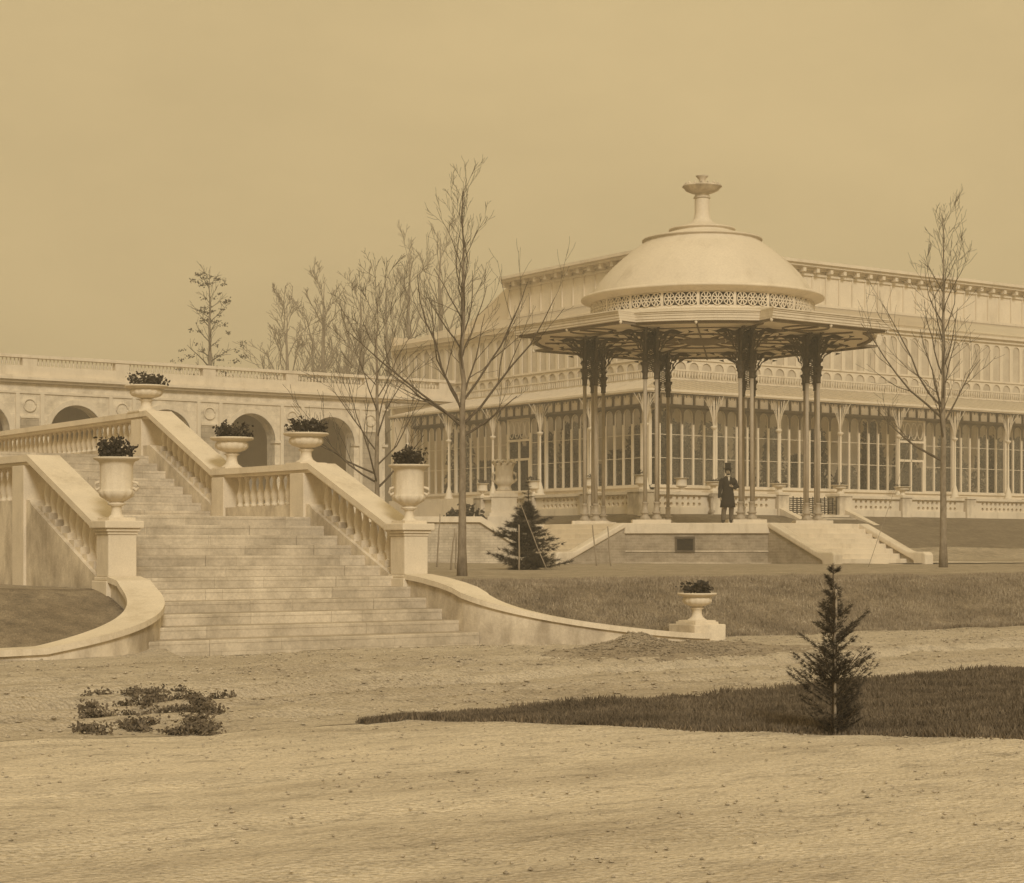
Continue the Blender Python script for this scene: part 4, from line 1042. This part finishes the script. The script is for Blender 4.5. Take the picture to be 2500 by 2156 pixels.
# brick flank wall left of the pine
wx, wy = cw(1040, 60)
t = thing('brick_stair_wall', 'pale brick stair wall with sloping stone coping behind the main tree trunk', 'wall', (wx, wy, .6), -YAW)
u = lambda px: (px-1040)/FPX*60; vz = lambda py: zy(py, 60)-.6
mb = MB(); mb.exY([(u(880), -.4), (u(880), vz(1275)), (u(1172), vz(1275)), (u(1285), vz(1350)), (u(1285), -.4)], 0, 2.2)
mb.v = [tuple(p) for p in mb.v]; mb.build('wall', M['brick_pale'], t)
mb = MB(); mb.exY([(u(870), vz(1275)), (u(870), vz(1261)), (u(1176), vz(1261)), (u(1300), vz(1341)), (u(1300), vz(1358)), (u(1172), vz(1275))], -.1, 2.3)
mb.build('coping', M['stone'], t)
def stick(name, p, top, r, label, cat='stake', mat='wood'):
    a = Vector(p); b = Vector(top); mb = MB(); k = 6
    pts = [(b-a)*(i/k)+Vector((rr.uniform(-.01, .01), rr.uniform(-.01, .01), 0)) for i in range(k+1)]
    mb.tube(pts, [r*(1-.25*i/k) for i in range(k+1)], 6); return tag(mb.build(name, M[mat], None, p), label, cat)
def P3(px, py, d): x, y = cw(px, d); return (x, y, zy(py, d))
for px0, py0, px1, py1, d, lab in ((1457, 1392, 1446, 1282, 52, 'thin leaning stake in front of the left end of the podium'), (1492, 1388, 1483, 1285, 51.5, 'second thin stake, right of the leaning one before the podium'),
                              (1100, 1385, 1110, 1290, 44, 'thin stake standing left of the main tree trunk'), (1112, 1388, 1114, 1300, 46, 'short thin stake right beside the main tree trunk, on its left'),
                              (1268, 1392, 1267, 1281, 44, 'upright tree stake in front of the young pine'), (1066, 1385, 1074, 1255, 48, 'long thin cane between the urn pier and the main tree')):
    a = P3(px0, py0, d); b = P3(px1, py1, d); a = (a[0], a[1], H(a[0], a[1])-.05); stick('stake', a, b, .022, lab)
a = P3(1268, 1225, 44.6); b = P3(1335, 1388, 44.0); b = (b[0], b[1], H(b[0], b[1])); stick('guy_rope', b, a, .012, 'taut pale rope running down across the young pine', 'rope')
a = P3(1140, 1040, 36.2); b = P3(1215, 1215, 45); 
a = P3(2165, 1270, 52); b = P3(2120, 1395, 51); stick('guy_rope', (b[0], b[1], H(b[0], b[1])), P3(2285, 900, 52), .008, 'thin guy rope from the right hand tree to the lawn', 'rope')

# ------------------------------------------------------------------ trees
def branch(mb, p, d, L_, r, lev, rng, up=.35, tipr=.25, kids=4, minr=.004, nseg=6, wob=.12, spread=38, maxlev=3):
    pts = [Vector(p)]; rad = [r]; d = d.normalized(); ns_ = nseg if lev < 2 else 4
    for i in range(ns_):
        d = (d+Vector((rng.gauss(0, wob), rng.gauss(0, wob), rng.gauss(0, wob*.6)+up/ns_))).normalized()
        pts.append(pts[-1]+d*(L_/ns_)); rad.append(max(minr, r*(1-(1-tipr)*(i+1)/ns_)))
    mb.tube(pts, rad, 6 if lev == 0 else (5 if lev == 1 else 3), cap=False)
    if lev >= maxlev: return
    for k in range(kids):
        t = .22+.75*(k+rng.random())/kids; i = min(ns_-1, int(t*ns_)); f = t*ns_-i
        q = pts[i].lerp(pts[i+1], f); dd = (pts[i+1]-pts[i]).normalized()
        ax_ = dd.cross(Vector((rng.gauss(0, 1), rng.gauss(0, 1), rng.gauss(0, 1)))).normalized()
        nd = dd.copy(); nd.rotate(Matrix.Rotation(R(rng.uniform(spread*.6, spread*1.3)), 3, ax_))
        branch(mb, q, nd, L_*rng.uniform(.38, .6)*(1.15-.5*t), max(minr, (rad[i]*(1-f)+rad[i+1]*f)*.6), lev+1, rng, up, tipr, kids, minr, nseg, wob, spread, maxlev)
def bare_tree(x, y, h_, r0, first, nl, label, seed, limb=.42, ang=(38, 52), minr=.004, mats=('bark', 'twig'), kids=4, maxlev=3, lean=(0, 0), group=None, z=None, up=.35, spread=38, low=None):
    rng = random.Random(seed); z = H(x, y) if z is None else z
    t = thing('bare_tree', label, 'tree', (x, y, z), 0, group)
    n = 14; P = []; RR = []
    for i in range(n+1):
        q = i/n; P.append(Vector((lean[0]*q+rng.gauss(0, .02)*h_*.15*q, lean[1]*q+rng.gauss(0, .02)*h_*.15*q, h_*q-(.1 if i == 0 else 0))))
        RR.append(max(minr*1.5, r0*((1-q)**.8)*(1+.35*math.exp(-q*40))))
    mb = MB(); mb.tube(P, RR, 10); mb.build('trunk', M[mats[0]], t)
    mb = MB(); az = rng.random()*6
    for k in range(nl):
        q = first+(.97-first)*(k/nl)**.9; i = min(n-1, int(q*n)); f = q*n-i; p = P[i].lerp(P[i+1], f); rb = (RR[i]*(1-f)+RR[i+1]*f)
        az += 2.4+rng.uniform(-.4, .4); el = R(rng.uniform(*ang))*(1-.35*q)
        d = Vector((math.cos(az)*math.sin(el), math.sin(az)*math.sin(el), math.cos(el)))
        branch(mb, p, d, h_*limb*(1.12-.78*q)*rng.uniform(.8, 1.15), max(minr, rb*.45), 1, rng, up, .25, kids, minr, spread=spread, maxlev=maxlev)
    for (q, daz, el, ll) in (low or []):
        i = min(n-1, int(q*n)); p = P[i].lerp(P[i+1], q*n-i); a = -YAW+R(daz); e = R(el)
        branch(mb, p, Vector((math.cos(a)*math.sin(e), math.sin(a)*math.sin(e), math.cos(e))), ll, RR[i]*.5, 1, rng, up*1.4, .25, kids, minr, spread=spread, maxlev=maxlev)
    mb.build('branches', M[mats[1]], t); return t
x, y = cw(1128, 36.3)
bare_tree(x, y, 7.3, .082, .42, 19, 'tall bare young tree with pale trunk standing left of the bandstand', 17, limb=.34, ang=(24, 44), minr=.0032, kids=4, spread=32, lean=(.04, .02), low=[(.385, 185, 48, 2.9), (.39, 8, 42, 3.0), (.40, 175, 60, 1.9), (.43, 200, 40, 2.7), (.45, -10, 38, 2.6), (.36, 20, 70, 1.3)])
x, y = cw(921, 45)
bare_tree(x, y, 6.7, .072, .30, 15, 'smaller bare tree with thin low branches beside the tall urn', 33, limb=.42, ang=(38, 58), minr=.005, kids=4, spread=34, low=[(.30, 182, 62, 2.4), (.33, 176, 64, 2.3), (.28, 12, 50, 1.7)])
x, y = cw(2303, 51)
bare_tree(x, y, 9.4, .10, .36, 20, 'tall bare tree at the right edge of the view', 44, limb=.32, ang=(26, 46), minr=.0045, kids=4, spread=34, low=[(.30, 180, 62, 2.6), (.42, 186, 50, 3.4), (.45, 176, 45, 3.2)])
x, y = cw(513, 118)
bare_tree(x, y, 15.6, .24, .45, 26, 'slender far tree with level twiggy branches above the arcade parapet', 55, limb=.18, ang=(62, 84), minr=.012, mats=('bark', 'twig'), kids=5, maxlev=2, z=3.0, up=.2)
x, y = cw(513, 118); rng = random.Random(8); mb = MB(); V = []; F = []
for i in range(70):
    zz = rng.uniform(8.4, 15.4); a = rng.random()*6.28; q = rng.uniform(.4, 2.6)*(1-.5*(zz-8.4)/7.5)
    c0 = Vector((q*math.cos(a), q*math.sin(a), zz))
    for j in range(16):
        c = c0+Vector((rng.gauss(0, .12), rng.gauss(0, .12), rng.gauss(0, .06))); s_ = .05; nv = Vector((rng.gauss(0, 1), rng.gauss(0, 1), rng.gauss(0, 1))).normalized(); p = nv.orthogonal(); q2 = nv.cross(p)
        k = len(V); V += [c-p*s_, c+q2*s_*.7, c+p*s_, c-q2*s_*.7]; F.append((k, k+1, k+2, k+3))
mb.add(V, F); o = mb.build('leaf_tufts', M['needle']); o.parent = [q for q in C.objects if q.get('label', '').startswith('slender far tree')][0]
far = [(700, 128, 15.5, 'low bushy bare tree just right of the slender far tree', 3, .42), (790, 138, 18.5, 'thick trunked bare tree behind the arcade, above the landing bowl', 4, .35), (765, 150, 16.5, 'thin bare tree half hidden by the thick trunked one', 5, .36),
       (880, 145, 19.5, 'wide pale bare tree behind the smaller garden tree', 6, .35), (1000, 150, 22.5, 'big pale bare tree left of the main trunk, in the haze', 7, .33), (1075, 158, 25, 'tallest pale bare tree, directly behind the main tree', 8, .33), (945, 160, 21.5, 'pale bare tree between the two garden trees', 9, .33), (850, 132, 14.5, 'short pale bare tree above the arcade end', 10, .4)]
for px0, d, h_, lab, sd_, lim in far:
    x, y = cw(px0, d); bare_tree(x, y, h_, h_*.020, .38, 14, lab, sd_*7, limb=lim, ang=(25, 55), minr=.018, mats=('bark_far', 'bark_far'), kids=5, maxlev=3, z=2.0, group='bare trees beyond the arcade')

# conifers
def conifer(x, y, z, h_, r0, label, seed, dens=1.0, mat='needle', base=.03, lead=.25, tuft=.075, prof=None, nwh=16, droop=-.05, nl_=.05, nm='pine_tree', skip=0):
    rng = random.Random(seed); t = thing(nm, label, 'tree', (x, y, z)); mb = MB()
    mb.tube([(0, 0, -.05), (.01, 0, h_*.5), (0, .01, h_)], [h_*.018, h_*.012, h_*.003], 8); mb.build('trunk', M['twig'], t)
    br = MB(); V = []; F = []
    for w_ in range(nwh):
        q = base+(1-base)*w_/nwh; L0 = prof(q)*r0; nb = max(4, int(11*dens*(1-.5*q)))
        for b in range(nb):
            if rng.random() < skip: continue
            a = rng.random()*2*PI; L_ = L0*rng.uniform(.45, 1.15); zz = h_*q+rng.uniform(-.4, .4)*h_/nwh
            tip = Vector((L_*math.cos(a), L_*math.sin(a), zz+L_*rng.uniform(.05, .35)+droop*L_)); p0 = Vector((0, 0, zz)); md = (p0+tip)/2-Vector((0, 0, L_*.05))
            br.tube([p0, md, tip], [h_*.004, h_*.003, h_*.0015], 3, cap=False)
            nt_ = int(6+L_/tuft*2.6)
            for k in range(nt_):
                f = .15+.85*(k+rng.random())/nt_; c = (p0.lerp(md, f*2) if f < .5 else md.lerp(tip, f*2-1))
                side = Vector((-math.sin(a), math.cos(a), 0))*rng.uniform(-1, 1)*L_*.28*(1-abs(f-.55)); c = c+side
                dirb = (tip-p0).normalized()*.7+side.normalized()*.5*(1 if side.length > 0 else 0)
                for m_ in range(int(9*dens)+2):
                    dd = (dirb+Vector((rng.gauss(0, .55), rng.gauss(0, .55), rng.gauss(.25, .5)))).normalized(); l = nl_*rng.uniform(.7, 1.4); s2 = dd.orthogonal().normalized()*nl_*.055
                    kk = len(V); V += [c-s2, c+s2, c+dd*l]; F.append((kk, kk+1, kk+2))
    br.build('branches', M['twig'], t); mb = MB(); mb.add(V, F); mb.build('needles', M[mat], t); return t
x, y = cw(1287, 45)
conifer(x, y, H(x, y), 1.62, 1.12, 'broad dark young pine on the lawn before the podium', 4, 1.25, prof=lambda q: (1-q)**.72*(.82+.28*math.sin(q*31)) if q > .12 else .85, nwh=17, nl_=.12, tuft=.10, skip=.25)
conifer(x+.03, y, H(x, y)+1.45, .78, .20, 'thin upper leader shoot of the young pine', 7, .5, prof=lambda q: (1-q)**.6*(.6+.5*math.sin(q*20)), nwh=8, nl_=.05)
ld = [o for o in C.objects if o.get('label', '').startswith('thin upper leader')][0]; pn = [o for o in C.objects if o.get('label', '').startswith('broad dark young pine')][0]
for ch in list(ld.children): ch.parent = pn; ch.location = (.03, 0, 1.45); ch.name = 'leader_'+ch.name.split('.')[0]
bpy.data.objects.remove(ld)
x, y = cw(2036, 13.4)
def sprof(q): return max(.16, (.72 if q < .1 else (1.05 if q < .33 else (.62 if q < .48 else (.85 if q < .72 else .5)))))*(1.08-q)**.5
conifer(x, y, H(x, y), 1.20, .34, 'ragged dark conifer sapling in the near grass at the right', 6, 1.3, prof=sprof, nwh=17, nl_=.032, tuft=.020, droop=.5, skip=.42, nm='conifer_sapling')
stick('stake', (x-.02, y-.03, H(x, y)-.05), (x-.02, y-.03, 1.0), .011, 'pale straight stake tied to the near conifer sapling')
# rough plants bottom left
r = random.Random(77)
for i in range(70):
    d = r.uniform(13.3, 17.0); px0 = r.uniform(205, 560-(17.4-d)*10); x, y = cw(px0, d)
    sc_ = r.uniform(.05, .13)
    pl = plant(x, y, H(x, y)-.02, sc_, sc_*.7, 500+i, 'low dark clump of ground plant among the rough gravel at the lower left', 150, .022, 'weed')
    pl.name = 'ground_plant'; pl['group'] = 'rough plants at the lower left'
for i, (px0, py0, w_) in enumerate(((1140, 1241, 1.1), (1128, 1246, .8))):
    x, y = cw(px0, 84-i*4); pl = plant(x, y, H(x, y), .9*w_, 1.0*w_, 700+i, ['round dark shrub on the bank left of the terrace end pier', 'smaller dark shrub on the bank beside the round one'][i], 700, .16); pl.name = 'shrub'; pl['category'] = 'shrub'
# ------------------------------------------------------------------ man in a top hat
def skin_mesh(name, chains, mat, parent, sub=2):
    me = bpy.data.meshes.new(name); V = []; E = []; RD = []; idx = {}
    for ch in chains:
        prev = None
        for p, r_ in ch:
            key = tuple(round(c, 4) for c in p)
            if key not in idx: idx[key] = len(V); V.append(p); RD.append(r_)
            k = idx[key]
            if prev is not None and prev != k: E.append((prev, k))
            prev = k
    me.from_pydata(V, E, []); o = bpy.data.objects.new(name, me); C.objects.link(o); o.parent = parent
    me.materials.append(M[mat]); m = o.modifiers.new('skin', 'SKIN'); m.use_smooth_shade = True
    for i, rd in enumerate(RD):
        q = me.skin_vertices[0].data[i]; q.radius = rd if isinstance(rd, tuple) else (rd, rd); q.use_root = (i == 0)
    s_ = o.modifiers.new('sub', 'SUBSURF'); s_.levels = sub; s_.render_levels = sub; return o
fx, fy = cw(1777, 60.9)
man = thing('person', 'man in a black top hat and long dark frock coat, one hand tucked inside', 'person', (fx, fy, PT+.012), -YAW+R(8))
# local: x to image right, -y towards the camera
chains = [[((0, 0, .93), .13), ((0, .0, 1.12), .13), ((0, .0, 1.30), .15), ((0, .01, 1.43), .08), ((0, -.0, 1.50), .052), ((0, -.02, 1.60), (.075, .085)), ((0, -.015, 1.70), (.07, .08))],
    [((0, 0, .93), .13), ((-.10, 0, .88), .09), ((-.14, -.02, .48), .06), ((-.165, -.03, .10), .042), ((-.17, -.03, .05), .042), ((-.20, -.15, .04), .036)],
    [((0, 0, .93), .13), ((.10, 0, .88), .09), ((.11, .02, .48), .06), ((.12, .05, .10), .042), ((.12, .05, .05), .042), ((.15, -.07, .04), .036)],
    [((0, .0, 1.30), .15), ((-.15, 0, 1.35), .05), ((-.23, .0, 1.10), .045), ((-.25, -.04, .87), .032), ((-.255, -.06, .80), .030), ((-.255, -.065, .76), .028)],
    [((0, .0, 1.30), .15), ((.15, 0, 1.35), .05), ((.29, .0, 1.12), .045), ((.14, -.14, 1.13), .034), ((.08, -.165, 1.16), .03)]]
for hx, hy, hz, dx, dy, dz in ((-.255, -.065, .76, 0, -.01, -1), (.08, -.165, 1.16, -.9, -.1, .25)):
    for k, (L_, o_) in enumerate(((.075, -.024), (.085, -.008), (.08, .008), (.065, .024))):
        b0 = Vector((hx, hy, hz)); off = Vector((0, o_, 0)) if abs(dz) > .8 else Vector((0, 0, o_)); d = Vector((dx, dy, dz)).normalized()
        c0 = b0+off+d*.02; chains.append([(tuple(b0), .028), (tuple(c0), .009), (tuple(c0+d*L_*.5), .008), (tuple(c0+d*L_*.85+Vector((0, -.012, 0))), .006)])
    b0 = Vector((hx, hy, hz)); s_ = Vector((.02, -.03, -.02)) if abs(dz) > .8 else Vector((-.01, -.03, .03))
    chains.append([(tuple(b0), .028), (tuple(b0+s_), .010), (tuple(b0+s_*1.9), .008)])
skin_mesh('body', chains, 'skin', man)
def loft(name, rings, mat, n=20, fold=0):
    mb = MB(); V = []; F = []
    for (cx, cy, z, rx, ry) in rings:
        for i in range(n):
            a = 2*PI*i/n; k = 1+fold*math.sin(a*7)*max(0, (1.0-z)); V.append((cx+rx*k*math.cos(a), cy+ry*k*math.sin(a), z))
    m_ = len(rings)
    for j in range(m_-1):
        for i in range(n): F.append((j*n+i, j*n+(i+1) % n, (j+1)*n+(i+1) % n, (j+1)*n+i))
    F.append(tuple(range(n-1, -1, -1))); F.append(tuple((m_-1)*n+i for i in range(n)))
    mb.add(V, F, 0, True); return mb.build(name, M[mat], man)
loft('coat', [(0, 0, .49, .25, .2), (0, 0, .6, .235, .19), (0, 0, .85, .205, .17), (0, 0, 1.02, .175, .15), (0, 0, 1.15, .175, .15), (0, 0, 1.28, .195, .155), (0, 0, 1.38, .20, .135), (0, .01, 1.44, .13, .10), (0, .01, 1.48, .085, .08)], 'coat', 28, .05)
mb = MB(); mb.tube([(-.15, 0, 1.38), (-.21, .0, 1.27), (-.25, .0, 1.08), (-.27, -.03, .86), (-.272, -.045, .80)], [.085, .085, .072, .062, .07], 12); mb.build('sleeve', M['coat'], man)
mb = MB(); mb.tube([(.15, 0, 1.38), (.23, .0, 1.28), (.30, .0, 1.13), (.22, -.09, 1.11), (.12, -.155, 1.145)], [.085, .088, .078, .064, .058], 12); mb.build('sleeve', M['coat'], man)
for s_, yy in ((-1, -.03), (1, .05)):
    mb = MB(); X = -.165 if s_ < 0 else .12; mb.tube([(s_*.1, 0, .80), (s_*.115, .0, .48), (X, yy, .12), (X, yy-.01, .055)], [.11, .085, .066, .072], 12); mb.build('trouser_leg', M['trousers'], man)
    mb = MB(); mb.tube([(X, yy+.06, .035), (X-.005, yy, .05), (X-.03, yy-.1, .04), (X-.04, yy-.17, .028)], [.035, .05, .045, .02], 10); mb.build('shoe', M['coat'], man)
mb = MB(); mb.lathe([(0, 1.70), (.145, 1.700), (.155, 1.715), (.095, 1.725), (.090, 1.80), (.098, 1.885), (.10, 1.90), (0, 1.905)], 24, (0, -.01, 0), sq=(1, 1.12)); mb.build('top_hat', M['coat'], man)
mb = MB(); mb.lathe([(.0, 1.66), (.088, 1.64), (.095, 1.68), (.093, 1.71), (0, 1.72)], 16, (0, .02, 0)); 
for s_ in (-1, 1): mb.tube([(s_*.085, -.02, 1.69), (s_*.088, -.03, 1.62), (s_*.07, -.05, 1.56)], [.018, .02, .012], 6)
mb.tube([(-.04, -.065, 1.535), (0, -.085, 1.525), (.04, -.065, 1.535)], [.02, .026, .02], 6); mb.build('hair_and_beard', M['coat'], man)
mb = MB(); mb.tube([(0, -.10, 1.655), (0, -.125, 1.615), (0, -.105, 1.60)], [.008, .014, .01], 6); mb.build('nose', M['skin'], man)
mb = MB()
for s_ in (-1, 1): mb.lathe([(0, -.011), (.012, -.006), (.012, .006), (0, .011)], 8, (s_*.032, -.098, 1.645))
mb.tube([(-.025, -.098, 1.572), (0, -.105, 1.570), (.025, -.098, 1.572)], .006, 5); mb.build('eyes_and_mouth', M['coat'], man)
mb = MB(); mb.tube([(-.05, -.07, 1.485), (0, -.1, 1.475), (.05, -.07, 1.485)], [.02, .026, .02], 6); mb.add([(-.035, -.128, 1.44), (.035, -.128, 1.45), (.0, -.158, 1.30)], [(0, 1, 2)]); mb.build('shirt_collar', M['linen'], man)

# ------------------------------------------------------------------ haze
mb = MB(); mb.box(-262, 422, -62, 422, -2, 31)
hz = bpy.data.materials.new('haze'); hz.use_nodes = True; n = hz.node_tree; n.nodes.clear()
vo = n.nodes.new('ShaderNodeVolumePrincipled'); vo.inputs['Density'].default_value = .0029
vo.inputs['Color'].default_value = (.98, .90, .74, 1); vo.inputs['Anisotropy'].default_value = .1
oo = n.nodes.new('ShaderNodeOutputMaterial'); n.links.new(vo.outputs[0], oo.inputs['Volume'])
tag(mb.build('haze', hz), 'pale warm haze hanging over the garden', 'haze', kind='stuff')
